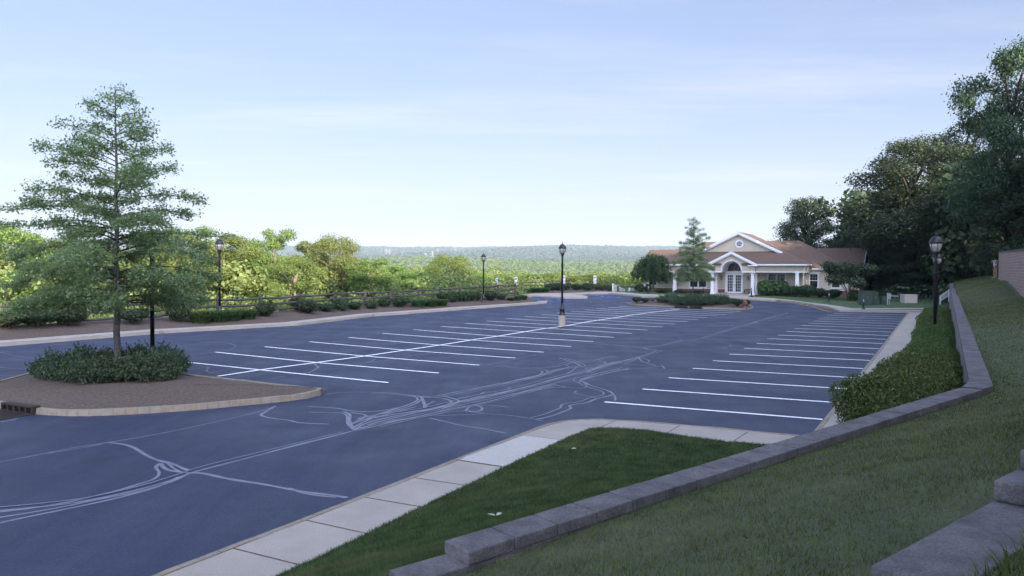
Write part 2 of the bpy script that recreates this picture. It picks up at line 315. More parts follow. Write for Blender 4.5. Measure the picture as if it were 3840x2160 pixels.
def lawn_sheet(name, poly, f, mat, step):
    bm = bmesh.new(); vs = [bm.verts.new((p[0], p[1], 0)) for p in poly]; fc = bm.faces.new(vs); bmesh.ops.triangulate(bm, faces=[fc])
    X = [p[0] for p in poly]; Y = [p[1] for p in poly]
    for ax, lo, hi in ((0, min(X), max(X)), (1, min(Y), max(Y))):
        for k in np.arange(lo+step, hi, step):
            bmesh.ops.bisect_plane(bm, geom=bm.verts[:]+bm.edges[:]+bm.faces[:], plane_co=(k,0,0) if ax == 0 else (0,k,0), plane_no=(1,0,0) if ax == 0 else (0,1,0))
    co = np.array([v.co for v in bm.verts]); zz = f(co[:,0], co[:,1])
    for v, z in zip(bm.verts, zz): v.co.z = z
    me = bpy.data.meshes.new(name); bm.to_mesh(me); bm.free()
    if sum(p.normal.z*p.area for p in me.polygons) < 0: me.flip_normals()
    me.materials.append(MATS[mat]); return struct(link(name, me, smooth=True))
def blades(name, poly, f, n, h, w, mat, dens=None):
    X = np.array([p[0] for p in poly]); Y = np.array([p[1] for p in poly]); x = RNG.uniform(X.min(), X.max(), n*4); y = RNG.uniform(Y.min(), Y.max(), n*4)
    k = inpoly(x, y, poly)
    if dens is not None: k &= RNG.uniform(0, 1, len(x)) < dens(x, y)
    x, y = x[k][:n], y[k][:n]; z = f(x, y); m = len(x); a = RNG.uniform(0, 6.283, m); hh = h*RNG.uniform(.5, 1.3, m); sc = np.clip(np.hypot(x, y)/7, 1, 3); ww = w*sc
    ca, sa = np.cos(a)*ww, np.sin(a)*ww; lx, ly = RNG.normal(0, .5, m)*hh, RNG.normal(0, .5, m)*hh
    v = np.stack([np.stack([x-ca, y-sa, z-.01], 1), np.stack([x+ca, y+sa, z-.01], 1), np.stack([x+lx, y+ly, z+hh], 1)], 1).reshape(-1, 3)
    return tag(mknp(name, v, np.arange(3*m).reshape(-1, 3), mat), kind='stuff')
# ------------------------------------------------------------------ foliage
def leafquads(P, Nn, size, asp=.55, rng=RNG):        # rhombic leaf faces at P, facing roughly Nn
    m = len(P); Nn = Nn/np.maximum(1e-6, np.linalg.norm(Nn, axis=1))[:,None]; R = rng.normal(size=(m,3)); A = np.cross(Nn, R); A /= np.maximum(1e-6, np.linalg.norm(A, axis=1))[:,None]; B = np.cross(Nn, A)
    s = (size*rng.uniform(.6, 1.4, m))[:,None]; A = A*s; B = B*s*asp
    v = np.stack([P-A, P+B+Nn*s*.12, P+A, P-B+Nn*s*.12], 1).reshape(-1, 3); return v, np.arange(4*m).reshape(-1, 4)
def blobleaves(blobs, n, size, flat=.8, rng=RNG, inner=.35, asp=.55):
    B = np.array(blobs); p = B[:,3]**2; idx = rng.choice(len(B), n, p=p/p.sum()); d = rng.normal(size=(n,3)); d /= np.linalg.norm(d, axis=1)[:,None]
    r = B[idx,3]*(inner+(1-inner)*np.sqrt(rng.uniform(0,1,n)))*(1+.24*rng.normal(size=n)); P = B[idx,:3]+d*r[:,None]*np.array([1,1,flat])
    return leafquads(P, d*.9+rng.normal(size=(n,3))*.75+np.array([0,0,.35]), size, asp, rng)
def wood_tree(seed, h, w, n=6000, leaf=.2, leafm='leaf_wood', bark='barkm', base=.25, nb=22, gap=1.0, lean=0):
    rng = np.random.default_rng(seed); root = thing('broadleaf_tree', 'tree', 'tree'); tr = MB()
    tp = [(0,0,-1.0), (0,0,0)]+[(rng.normal(0,.012*h)+lean*h*k/8, rng.normal(0,.012*h), h*k/8) for k in range(1, 7)]; rb = h*.02+.05
    tr.tube(tp, [rb*1.25, rb]+[rb*(1-k/8) for k in range(1, 7)], 8); bl = []
    for k in range(nb):
        t = (k+.5)/nb; zc = h*(base+(.95-base)*t+rng.normal(0,.025)); prof = math.sqrt(max(.06, 1-((t-.40)/.66)**2)); a = 2.4*k+rng.uniform(-.5,.5); rr = w*.5*prof*rng.uniform(.3, .92)
        c = np.array([math.cos(a)*rr+lean*zc, math.sin(a)*rr, zc+rng.normal(0,.02*h)]); br = w*.5*rng.uniform(.23, .41)*(1.05-.3*t); bl.append([*c, br])
        if k % 2 == 0:
            s = Vector((lean*zc*.7, 0, max(h*.18, zc-h*.22))); tr.tube([s, s.lerp(Vector(c), .55)+Vector((0,0,.02*h)), c], [rb*.45, rb*.28, .015], 5)
    mk('trunk', tr, bark, root, smooth=True); v, f = blobleaves(bl, n, leaf, .72*gap, rng); mknp('crown', v, f, leafm, root); return root
def pin_oak(seed, h=9.6, R=3.55, n=54000, z0=.075):
    rng = np.random.default_rng(seed); root = thing('pin_oak', 'x', 'tree'); tr = MB(); rb = .105
    tp = [(rng.normal(0,.02), rng.normal(0,.02), z) for z in np.linspace(-.3, h*.97, 12)]; tr.tube(tp, [rb*1.12]+list(np.linspace(rb, .012, 11)), 10)
    P = []; Nl = []; lim = MB(); nbr = 84
    for k in range(nbr):
        t = (k/nbr)**1.2; z = h*(z0+.14+(.86-z0-.05)*t)+rng.normal(0,.06); prof = (1-t)**.68*(.74+.26*min(1, t/.16)); L = R*prof*rng.uniform(.5, 1.12)+.16; a = k*2.399+rng.normal(0,.3)
        droop = -.27*(1-t)**2*L+.38*t*L+rng.normal(0,.06)*L; d = np.array([math.cos(a), math.sin(a), 0]); pts = []
        for s in np.linspace(0, 1, 6): pts.append(np.array([0,0,z])+d*L*s+np.array([0,0,max(droop*s**1.5+.10*L*math.sin(s*3.1), 2.35-z)]))
        lim.tube(pts, list(np.linspace(.012+.028*(1-t)*min(1, L/2), .005, 6)), 5); pp = np.array(pts)
        nt_ = int(5+L*8)
        for j in range(nt_):        # side twigs in a flattened spray
            s = rng.uniform(.16, 1)**.8; b = np.array([np.interp(s*5, range(6), pp[:,i]) for i in range(3)]); side = np.cross(d, [0,0,1])*rng.choice([-1,1]); tl = (.22+.42*L/R)*(1.15-.6*s)*rng.uniform(.5, 1.2)
            e = b+(side*.85+d*.55+np.array([0,0,rng.normal(-.06,.22)]))*tl; m = max(3, int(n/(nbr*20)*(2.0-1.75*t)*rng.uniform(.5,1.4)))
            if rng.uniform() < .5: lim.tube([b, e], [.006, .003], 3)
            q = b+(e-b)*rng.uniform(.1, 1.15, (m,1))+rng.normal(0,.10,(m,3)); P.append(q); Nl.append(rng.normal(size=(m,3))*.8+np.array([0,0,.8]))
    for z, L, a in ((5.35,3.9,2.50),(4.75,4.1,2.62),(4.1,3.6,2.40),(4.5,3.5,-.45)):
        d = np.array([math.cos(a), math.sin(a), 0]); lim.tube([(0,0,z),tuple(d*L*.5+np.array([0,0,z+.12])),tuple(d*L+np.array([0,0,z-.05]))], [.03,.016,.005], 5)
        for j in range(46): s = rng.uniform(.25,1); m = int(26-12*s); q = d*L*s+np.array([0,0,z+.12*math.sin(s*3)])+rng.normal(0,1,(m,3))*np.array([.24,.24,.10])*(1.25-.7*s); P.append(q); Nl.append(rng.normal(size=(m,3))*.8+np.array([0,0,.8]))
    v, f = leafquads(np.concatenate(P), np.concatenate(Nl), .046, .5, rng); mk('trunk', tr, 'barkg', root, smooth=True); mk('branches', lim, 'barkdark', root); mknp('crown', v, f, 'leaf_oak', root); return root
def shrub(seed, name, w, h, n, leaf, mat, lumps=7, knobs=0, spiky=0, cat='shrub', asp=.5, stem=True):
    rng = np.random.default_rng(seed); root = thing(name, 'x', cat); bl = [[0,0,h*.48,w*.36]]
    for k in range(lumps):
        a = 6.283*k/lumps+rng.uniform(-.3,.3); rr = w*.5*rng.uniform(.42,.62); bl.append([math.cos(a)*rr, math.sin(a)*rr, h*rng.uniform(.34,.62), w*rng.uniform(.2,.28)])
    for k in range(knobs):      # young shoots stand out of the mass as small tufts
        b = bl[rng.integers(0, lumps+1)]; dd = rng.normal(size=3); dd[2] = abs(dd[2])*.8; dd /= np.linalg.norm(dd); bl.append([b[0]+dd[0]*b[3]*.95, b[1]+dd[1]*b[3]*.95, min(h, b[2]+dd[2]*b[3]*.8), w*rng.uniform(.07,.11)])
    B = np.array(bl); idx = rng.choice(len(B), n, p=B[:,3]**2/(B[:,3]**2).sum()); d = rng.normal(size=(n,3)); d[:,2] += .15; d /= np.linalg.norm(d,axis=1)[:,None]
    fz = min(1.0, h*.5/(w*.36)) ; P = B[idx,:3]+d*(B[idx,3]*rng.uniform(.72,1.06,n))[:,None]*np.array([1,1,fz]); P[:,2] = np.maximum(P[:,2], .02)
    Nn = (d*(.9-.5*spiky)+rng.normal(size=(n,3))*.6); v, f = leafquads(P, Nn, leaf, asp, rng); mknp('foliage', v, f, mat, root)
    if stem:
        s = MB(); 
        for k in range(5): a = k*1.3; s.tube([(0,0,-.1), (math.cos(a)*w*.12, math.sin(a)*w*.12, h*.3), (math.cos(a)*w*.28, math.sin(a)*w*.28, h*.6)], [.03,.022,.01], 5)
        mk('stem', s, 'barkdark', root)
    return root
def grassclump(seed, w, h, n, mat='leaf_lily', name='daylily_clump'):
    rng = np.random.default_rng(seed); a = rng.uniform(0,6.283,n); r0 = w*.28*np.sqrt(rng.uniform(0,1,n)); ln = h*rng.uniform(.6,1.15,n); out = rng.uniform(.15,.8,n)*h
    bx, by = np.cos(a)*r0, np.sin(a)*r0; b = a+rng.normal(0,.6,n); V = []; wd = .018
    for s, (k, zz, ww) in enumerate(((0,0,1),(.35,.62,1),(.8,.95,.7),(1.15,.86,.08))):
        cx, cy = bx+np.cos(b)*out*k, by+np.sin(b)*out*k; px, py = -np.sin(b)*wd*ww, np.cos(b)*wd*ww
        V.append(np.stack([cx-px, cy-py, ln*zz],1)); V.append(np.stack([cx+px, cy+py, ln*zz],1))
    V = np.stack(V,1).reshape(-1,3); base = np.arange(n)[:,None]*8; F = np.concatenate([base+np.array([[2*s,2*s+1,2*s+3,2*s+2]]) for s in range(3)],0)
    root = thing(name, 'x', 'plant'); mknp('leaves', V, F, mat, root); return root
def juniper(seed, w, d, h, n=1500, mat='leaf_juniper', name='juniper_shrub'):
    rng = np.random.default_rng(seed); root = thing(name, 'x', 'shrub'); P = []; Nl = []; st = MB()
    for k in range(n//22):
        a = rng.uniform(0,6.283); r = math.sqrt(rng.uniform(0,1)); cx, cy = math.cos(a)*r*w*.42, math.sin(a)*r*d*.42; z = h*(.30+.5*(1-r*r))*rng.uniform(.4,1.35)
        dr = np.array([math.cos(a)*(.5+r)+rng.normal(0,.4), math.sin(a)*(.5+r)+rng.normal(0,.4), .28+rng.normal(0,.22)]); dr /= np.linalg.norm(dr); L = rng.uniform(.26,.5)
        s = rng.uniform(0,1,22); q = np.array([cx,cy,z])+dr*L*s[:,None]+rng.normal(0,.05,(22,3))*(1.1-s)[:,None]+np.array([0,0,.12])*(s**2)[:,None]; q[:,2] = np.maximum(q[:,2],.02); P.append(q); Nl.append(rng.normal(size=(22,3))*.8+np.array([0,0,.7]))
        if k % 15 == 0: st.tube([(0,0,-.1), (cx*.5,cy*.5,z*.6), (cx,cy,z)], [.03,.02,.008], 4)
    v, f = leafquads(np.concatenate(P), np.concatenate(Nl), .046, .42, rng); mknp('foliage', v, f, mat, root); mk('stem', st, 'barkdark', root); return root
HAZE = 0.00013; EXPO = 1.38
# ------------------------------------------------------------------ survey lines
xy = lambda P: np.array(P[:2])
LKa, LKb = xy(gp(0,1300)), xy(gp(*c4(1745,155))); LD = (LKb-LKa)/np.linalg.norm(LKb-LKa); LN = np.array([-LD[1], LD[0]])
LK = [LKa-LD*34, LKa, xy(gp(*c3(0,245))), xy(gp(*c3(1400,163))), xy(gp(*c4(0,287))), xy(gp(*c4(900,220))), LKb]
T1 = xy(gp(*c7(610,362,)))
nearK = [xy(gp(566,2160,.15))-DV[:2]*26]+[xy(gp(*ov(x,y),.15)) for x, y in ((380,1449),(800,1289),(1100,1172),(1300,1094),(1375,1066),(1420,1057),(1480,1053),(1560,1056),(1700,1066),(1850,1079),(2036,1098))]
rightK = [nearK[-1]]+[xy(gp(*c2(x,y),.15)) for x, y in ((1575,1165),(1830,855),(1980,652),(2140,455),(2270,285),(2375,150),(2425,82))]
innerW = [xy(gp(1073,2160,.15))-DV[:2]*26, xy(gp(1073,2160,.15))]+[xy(gp(*ov(x,y),.15)) for x, y in ((1000,1312),(1275,1178),(1425,1107))]+[xy(gp(*c1(x,y),.15)) for x, y in ((-60,412),(0,408),(200,412),(500,432),(880,492),(1300,547),(1880,592),(2100,600))]
RN = lambda p: p[0]*RV[0]+p[1]*RV[1]; RT = lambda p: p[0]*DV[0]+p[1]*DV[1]
row = lambda t, n: np.array([t*DV[0]+n*RV[0], t*DV[1]+n*RV[1]])
tR0, tR1 = RT(rightK[0]), RT(rightK[-1])
# far kerb and walks (front = where the kerb meets asphalt)
farfront = [xy(gp(*c7(x,y))) for x, y in ((215,275),(310,303),(400,293),(640,308),(870,324),(1220,324),(1226,303),(1120,285),(985,263),(1250,258),(1570,256),(1800,277),(2040,304))]+[xy(gp(*q1(x,y))) for x, y in ((700,872),(1500,884),(2300,905))]+[xy(gp(*q4(x,y))) for x, y in ((1050,1160),(1600,1190),(2200,1225))]+[xy(gp(*q2(x,y))) for x, y in ((100,960),(500,1003),(780,1043),(1000,1080),(1200,1105),(1400,1155),(1500,1203),(1600,1222))]+[xy(gp(*q3(x,y))) for x, y in ((500,1235),(1310,1248))]
farback = [xy(gp(*q3(x,y),.15)) for x, y in ((1700,1182),(900,1178),(0,1172))]+[xy(gp(*q2(x,y),.15)) for x, y in ((1930,1165),(1880,1130),(1600,1080),(1200,1030),(800,985),(400,930),(0,895))]+[xy(gp(*q4(x,y),.15)) for x, y in ((2200,1135),(1620,1105),(1400,1096))]
# ------------------------------------------------------------------ building frame (needed for the plaza)
DOOR = gp(*z5(1170,731)); BO = xy(DOOR)-2.2*DV[:2]; BZ = .77
bw = lambda u, w: BO+RV[:2]*u+DV[:2]*w
plaza = [bw(3.0,-.25), bw(2.95,2.15), bw(-2.3,2.15), bw(-2.3,-.25)]
leftback = [xy(gp(*q1(x,y),.15)) for x, y in ((2330,812),(1900,815),(1500,812),(700,788),(200,745),(0,733))]+[xy(gp(*c7(x,y),.15)) for x, y in ((1400,213),(1150,228),(900,236),(500,240),(320,246),(215,258))]
slab('sidewalk', farfront+[xy(gp(*q3(1640,1248)))]+farback+plaza+leftback, .15, 'walk', .06)
slab('sidewalk', [xy(gp(*q2(1880,1131),.15)), xy(gp(*q3(1700,1122),.15)), xy(gp(*q3(1700,1150),.15)), xy(gp(*q2(1930,1163),.15))], .148, 'walk', .06)
kerb('kerb', farfront, w=-.12 and .12)
# left walk, its nose and kerb
LKtip = [LKb, xy(gp(*c4(1752,138))), xy(gp(*c4(1700,130),.15))]
slab('sidewalk', LK+LKtip[1:]+[LKb+LN*1.05-LD*1.2]+[p for p in offset(LK, 1.45)][::-1][1:], .15, 'walk', .06); kerb('kerb', LK+LKtip[1:])
# near and right walks
nk = [nearK[0]]+smooth_poly(nearK[1:], 1)
slab('sidewalk', nk+[row(tR0+.6,-.7), row(tR0-2.2,-.4)]+[p for p in innerW[::-1]], .15, 'walk', .06); kerb('kerb', nk[::-1], w=.11, h=.158)
slab('sidewalk', rightK+[row(tR1,-1.05+.25), row(tR0+1,-1.02), row(tR0-1.2,-1.0), row(tR0-1.6,-2.2)], .147, 'walk', .06); kerb('kerb', rightK[::-1], w=.11, h=.156)
jm = MB()
def ribbon(mb, pts, w, h, taper=False):
    P = [np.array(p[:2]) for p in pts]; n = len(P)
    ys = [k for k in YK]; Q = []
    for a, b in zip(P, P[1:]):
        cut = sorted([(k-a[1])/(b[1]-a[1]) for k in ys if (a[1]-k)*(b[1]-k) < 0]); Q += [a]+[a+(b-a)*c for c in cut]
    P = Q+[P[-1]]; n = len(P); L = []; R = []
    for i in range(n):
        t = P[min(i+1,n-1)]-P[max(i-1,0)]; t = t/max(1e-9, np.linalg.norm(t)); s = np.array([-t[1], t[0]])*(w[i*len(w)//n] if hasattr(w,'__len__') else w)/2
        if taper and i in (0, n-1): s = s*.5
        L.append(P[i]+s); R.append(P[i]-s)
    o = len(mb.v)
    for a, b in zip(L, R): mb.v += [(a[0],a[1],G(a[1])+h), (b[0],b[1],G(b[1])+h)]
    mb.f += [(o+2*i, o+2*i+1, o+2*i+3, o+2*i+2) for i in range(n-1)]
for a, b in ((za(600,945),za(1060,1060)),(za(1090,770),za(1510,862)),(za(1480,625),za(1872,692)),(za(1770,495),za(2150,552)),(c1(0,395),c1(185,315)),(c1(665,467),c1(840,355)),(c1(1355,533),c1(1512,430))): ribbon(jm, [gp(*a,.15), gp(*b,.15)], .022, .154)
sl = [gp(*za(2040,380),.15), gp(*za(2412,436),.15), gp(1500+1350/2.1467,1500+330/2.1467,.15), gp(1500+950/2.1467,1500+280/2.1467,.15)]
ribbon(jm, sl[:2], .03, .158); ribbon(jm, [sl[2], sl[3]], .02, .158)
for t in np.arange(tR0+2, tR1-1, 1.8): ribbon(jm, [row(t,-2.25), row(t,-1.07)], .016, .152)
for k in range(1, 40): q = LKa+LD*(k*1.9-20); ribbon(jm, [q+LN*.15, q+LN*1.42], .018, .154)
struct(mk('pavement_joints', jm, 'mulch')); slab('sidewalk_panel', [xy(p) for p in (sl[0]*.88+sl[1]*.12, sl[1], sl[2], sl[3]*.88+sl[2]*.12)], .155, 'walk_new')
# asphalt
hull = [LK[0]+LN*.4]+[p+LN*.4 for p in LK[1:-1]]+[LKb+LN*.6, xy(gp(*c7(260,270))), xy(gp(*c7(900,235))), xy(gp(*c7(1560,228))), xy(gp(*q1(700,835))), xy(gp(*q1(1500,850))), xy(gp(*q4(700,1110))), xy(gp(*q2(0,930))), xy(gp(*q2(800,1000))), xy(gp(*q2(1400,1075))), xy(gp(*q2(1700,1150))), xy(gp(*q3(1500,1215)))]+[row(tR1-.5,-2.1), row(tR0+1,-2.1), row(tR0-1.0,-2.2)]+[p+RV[:2]*.2-DV[:2]*.15 for p in nearK[-2:0:-1]]+[nearK[0]+RV[:2]*.3]
slab('parking_lot', hull, 0.0, 'asphalt')
# ------------------------------------------------------------------ lawns by the clubhouse, beds
def lawnh(x, y): return .125
slab('lawn', [xy(gp(*q1(0,738),.12)), xy(gp(*q1(700,795),.12)), xy(gp(*q1(1500,817),.12)), xy(gp(*q1(2330,817),.12)), bw(-2.2,-.3), bw(-2.2,2.5), bw(-13,7), bw(-16,4)], .135, 'lawn_far')
slab('lawn', [bw(2.9,2.4), bw(2.9,-.3)]+[xy(gp(*q4(x,y),.12)) for x, y in ((1620,1112),(2200,1140))]+[xy(gp(*q2(x,y),.12)) for x, y in ((0,900),(400,935),(800,990),(1200,1034),(1600,1086),(1880,1136))]+[xy(gp(*q3(1700,1127),.12)), row(tR1+2.5,3), row(tR1+12,5), bw(22,6), bw(13,6), bw(8,3)], .135, 'lawn_far')
slab('mulch_bed', [xy(gp(*q2(1955,1166),.14)), xy(gp(*q3(1720,1151),.14)), xy(gp(*q3(1720,1181),.14)), xy(gp(*q3(0,1172),.14))], .12, 'mulch')
LBi, LBo = offset(LK, 1.42), offset(LK, 4.6)
def kdist(x, y):
    q = np.array([x, y]); return min(np.linalg.norm(q-(a+(b-a)*min(1, max(0, (q-a)@(b-a)/((b-a)@(b-a)))))) for a, b in zip(LK, LK[1:]))
def bedz(x, y): return .135+max(0, kdist(x, y)-1.5)*.15
def gpb(u, v):                                # sight line onto the sloping bed
    r = ray(u, v); t = 25.0
    while t < 140:
        q = CPOS+r*t
        if (np.array(q[:2])-LKa)@LN > .8 and q[2] < G(q[1])+bedz(q[0], q[1]): break
        t += .05
    return q
slab('mulch_bed', LBi+[LKb+LN*2.6+LD*1.5]+LBo[::-1], .2, 'mulch', None, bedz)
FBED = [xy(gp(*c7(x,y),.15)) for x, y in ((215,256),(320,245),(500,239),(900,235),(1150,227),(1400,212),(1480,208))]+[xy(gp(*c7(1500,185),.15)), xy(gp(*c7(1100,165),.15)), xy(gp(*c7(600,170),.15)), xy(gp(*c7(150,190),.15))]
slab('mulch_bed', FBED, .17, 'mulch')
slab('mulch_bed', [row(tR0-1.5,-1.0), row(tR1-.5,-.82), row(tR1-.5,.62), row(tR0-4,.62)], .14, 'mulch')
# islands
def island(front, back, dome):
    fr = smooth_poly([xy(gp(*p)) for p in front], 2); bk = smooth_poly([xy(gp(*p,.15)) for p in back], 2); ring = fr+bk
    kerb('kerb', ring+[ring[0]], w=.15, h=.15)
    inn = offset(ring+[ring[0]], .13)[:-1]; c = np.mean(inn, axis=0); bm = bmesh.new(); n = len(inn); prev = None
    for q, hh in ((1,.12),(.8,.15+dome*.45),(.55,.15+dome*.8),(.28,.15+dome)):
        vs = [bm.verts.new((*(c+(p-c)*q), G((c+(p-c)*q)[1])+hh)) for p in inn]
        if prev:
            for i in range(n): bm.faces.new((prev[i], prev[(i+1)%n], vs[(i+1)%n], vs[i]))
        prev = vs
    bm.faces.new(prev); bmesh.ops.recalc_face_normals(bm, faces=bm.faces[:]); me = bpy.data.meshes.new('mulch_bed'); bm.to_mesh(me); bm.free(); me.materials.append(MATS['mulch']); struct(link('mulch_bed', me, smooth=True)); return ring
I1 = island([c8(-900,560), c8(-300,620), c8(0,668), c8(120,700), c8(360,738), c8(700,757), c8(1000,752), c8(1500,727), c8(2000,692), c3(900,962), c3(1300,927), c3(1550,887), c3(1632,862), c3(1640,835)], [c3(1620,795), c3(1560,785), c3(1400,772), c3(900,712), c3(340,655), c8(1500,285), c8(900,262), c8(440,275), c8(150,345), c8(0,390), c8(-500,500)], .12)
I2 = island([z5(128,822), z5(150,834), z5(350,846), z5(585,859), z5(860,872), z5(1200,882), z5(1330,880), z5(1360,862)], [z5(1350,842), z5(1300,815), z5(1150,790), z5(900,778), z5(600,776), z5(350,790), z5(160,812)], .12)
# ------------------------------------------------------------------ painted lines
lineW = .15
CL = [None,(807.2,1321.0),(993.2,1300.9),(1161.6,1282.2),(1308.1,1266.2),(1435.4,1250.7),(1550.2,1236.5),(1652.7,1224.6),(1744.0,1213.0),(1825.2,1204.1),(1897.5,1194.8),(1966.5,1187.0),(2030.9,1179.5),(2088.3,1173.2),(2141.6,1167.6),(2191.6,1162.0),(2238.5,1157.5),(2281.0,1152.7),(2319.8,1148.2)]
CR = [(1456.0,1435.8),(1644.8,1399.8),(1798.8,1370.3),(1932.9,1343.5),(2038.4,1321.5),(2141.7,1300.1),(2225.3,1281.7),(2300.6,1265.6),(2368.4,1250.9),(2428.6,1238.5),(2485.0,1226.8),(2531.7,1216.1),(2578.9,1207.0),(2618.1,1199.3),(2654.7,1191.8),(2688.4,1185.1),(2721.5,1180.1),(2751.8,1174.4),(2775.9,1168.4)]
RL = [(2266.8,1508.4),(2409.6,1460.0),(2506.7,1417.3),(2598.0,1382.2),(2674.0,1353.5),(2734.8,1328.6),(2790.7,1307.0),(2837.3,1288.3),(2877.9,1270.4),(2916.3,1257.0),(2948.7,1243.6),(2978.1,1232.0),(3005.0,1220.9),(3031.1,1212.3),(3050.8,1204.1),(3070.2,1196.6),(3087.0,1189.2),(3103.7,1182.5),(3124.2,1175.8)]
RR = [(3084.3,1574.2),(3135.4,1510.8),(3179.4,1459.4),(3211.1,1417.6),(3236.0,1383.0),(3261.4,1352.4),(3278.9,1329.3),(3296.8,1308.4),(3310.6,1289.1),(3323.2,1273.4),(3333.7,1259.3),(3344.1,1246.2),(3352.7,1233.2),(3361.6,1224.2),(3369.4,1214.5),(3375.8,1205.6),(3383.2,1197.0),(3389.9,1189.9),(3396.3,1182.1)]
CL[0] = c3(170,523)
CMID = {0:c3(1010,612),1:c3(1580,538),2:c3(2060,473),3:c4(320,628),4:c4(670,577),5:c4(985,526),6:c4(1255,487)}
cen = [c3(583,677), c3(1010,612), c3(1580,538), c3(2060,473), c4(320,628), c4(670,577), c4(985,526), c4(1255,487), c4(1720,410), c7(800,749), c7(900,734), c7(1300,660), c7(1900,570), c5(1000,528), c5(1400,481)]
mb = MB()
for i in range(19):
    p = [gp(*CL[i])]+([gp(*CMID[i])] if i in CMID else [])+[gp(*CR[i])]; ribbon(mb, p, lineW, .011)
    ribbon(mb, [gp(*RL[i]), gp(*RR[i])], lineW, .011)
ribbon(mb, [gp(*p) for p in cen], lineW*1.15, .015)
struct(mk('parking_lines', mb, 'paint'))
mb = MB()      # accessible bays: blue hatching
for pts in ([(320,318),(420,335),(640,372),(800,372)],[(435,310),(505,338)],[(590,320),(675,352)],[(752,332),(815,357)],[(870,362),(970,347)],[(905,330),(1040,332)],[(640,372),(700,366),(790,372)],
            [(1150,262),(1330,282),(1560,303),(1720,312)],[(1235,275),(1285,263)],[(1330,284),(1380,268)],[(1420,300),(1475,280)],[(1505,312),(1570,291)],[(1320,314),(1420,310)],[(1790,304),(1880,306)],[(1290,262),(1480,283),(1600,293),(1720,310)]):
    ribbon(mb, [gp(*c7(*p)) for p in pts], .11, .009+.0004*len(mb.v)/50)
struct(mk('accessible_bay_markings', mb, 'paintblue'))
mb = MB()      # yellow no-stopping hatch along the clubhouse kerb
yl = [q1(700,872+4),q1(1190,880),q1(1520,880),q4(700,1143),q4(1050,1165),q4(1400,1180)]+[q2(*p) for p in ((0,972),(200,990),(500,1022),(800,1070),(960,1100),(1060,1130),(1180,1175),(1300,1207),(1420,1218))]
ribbon(mb, [gp(*p) for p in yl], .1, .009)
for a, b in (((490,1020),(590,1005)),((650,1045),(745,1025)),((790,1068),(920,1045)),((960,1090),(1200,1098)),((1060,1110),(1330,1130)),((1130,1135),(1390,1145)),((1180,1155),(1420,1160)),((1220,1180),(1470,1182)),((1290,1200),(1520,1202)),((160,985),(300,980))): ribbon(mb, [gp(*q2(*a)), gp(*q2(*b))], .1, .0095+.0002*len(mb.v)/40)
for a, b in (((1200,868),(1500,866)),): ribbon(mb, [gp(*q1(*a)), gp(*q1(*b))], .28, .0125)
for a, b in (((720,1140),(770,1148)),((1050,1150),(1100,1162))): ribbon(mb, [gp(*q4(*a)), gp(*q4(*b))], .2, .0135)
struct(mk('kerb_hatching', mb, 'paintyellow'))
S = []         # sealed cracks, traced line by line
def s(cv, w, *p): S.append(([gp(*cv(*q)) for q in p], w))
s(zb,.07,(2576,245),(2000,390),(1500,520),(1410,545),(1300,590),(1100,650),(800,720),(500,775),(200,805),(-300,850))
s(zb,.07,(1410,545),(1250,620),(1000,690),(700,745),(400,810),(-200,905))
s(zb,.08,(1330,570),(1200,640),(900,725),(500,810),(200,870),(-300,980))
s(zb,.07,(1190,470),(1150,500),(1190,540),(1160,585),(1050,620),(850,680),(600,740),(300,800),(-300,865))
s(zb,.09,(800,315),(930,330),(1010,360),(1080,410),(1170,450),(1290,475),(1380,520),(1430,520))
s(zb,.08,(1190,470),(1230,520),(1330,535),(1410,545)); s(zb,.07,(1250,470),(1290,510),(1350,540)); s(zb,.06,(1300,480),(1350,510),(1400,530))
s(zb,.05,(-100,482),(0,462),(300,405),(600,345),(800,318),(1200,250),(1600,165),(1900,95),(2050,48))
s(zb,.08,(2050,45),(1960,95),(1930,115),(2000,135),(2150,150),(2220,172),(2447,180)); s(zb,.05,(350,398),(600,360),(760,328))
s(zb,.09,(1410,545),(1490,540),(1700,590),(1950,625),(2150,665),(2300,690),(2450,705),(2580,727)); s(zb,.06,(2150,655),(2260,700),(2500,725))
s(c3,.075,(1060,1449),(1450,1345),(1700,1285),(1960,1220))
s(c3,.07,(1960,1220),(2150,1180),(2320,1140),(2420,1115),(2576,1090)); s(c3,.08,(1490,980),(1750,990),(1950,1030),(2200,1030),(2450,980)); s(c3,.07,(1490,1035),(1700,1040),(1860,1045),(1890,1090),(1880,1150),(1930,1195),(1960,1215))
s(c3,.09,(1850,1030),(1920,1060),(1900,1110),(1920,1160),(1960,1210)); s(c3,.08,(1920,1040),(2080,1060),(2060,1090),(1950,1140),(1920,1160))
s(c3,.08,(1960,1215),(2050,1150),(2300,1085),(2576,1040)); s(c3,.07,(1930,1200),(2100,1105),(2350,1040),(2576,980)); s(c3,.08,(2000,1200),(2200,1150),(2420,1110),(2576,1085)); s(c3,.06,(1950,1150),(2200,1060),(2500,960))
s(c3,.05,(1650,855),(1830,835),(2150,832),(2400,850),(2576,880))
s(c4,.075,(0,1395),(200,1345),(420,1300),(560,1270),(800,1215),(1080,1165),(1400,1080),(1600,1030),(1800,975)); s(c4,.075,(-60,1380),(150,1320),(400,1265),(700,1200),(860,1150),(1000,1120),(1300,1055),(1600,985),(1850,905),(2100,850),(2300,780),(2450,740),(2576,720))
s(c4,.075,(-100,1330),(100,1290),(350,1250),(600,1215),(830,1150),(1100,1085),(1400,1030),(1700,955),(1950,880),(2200,820),(2400,765),(2576,735)); s(c4,.07,(-150,1320),(0,1285),(200,1225),(400,1160),(460,1120),(400,1085)); s(c4,.07,(-50,1300),(220,1235),(420,1175),(490,1120))
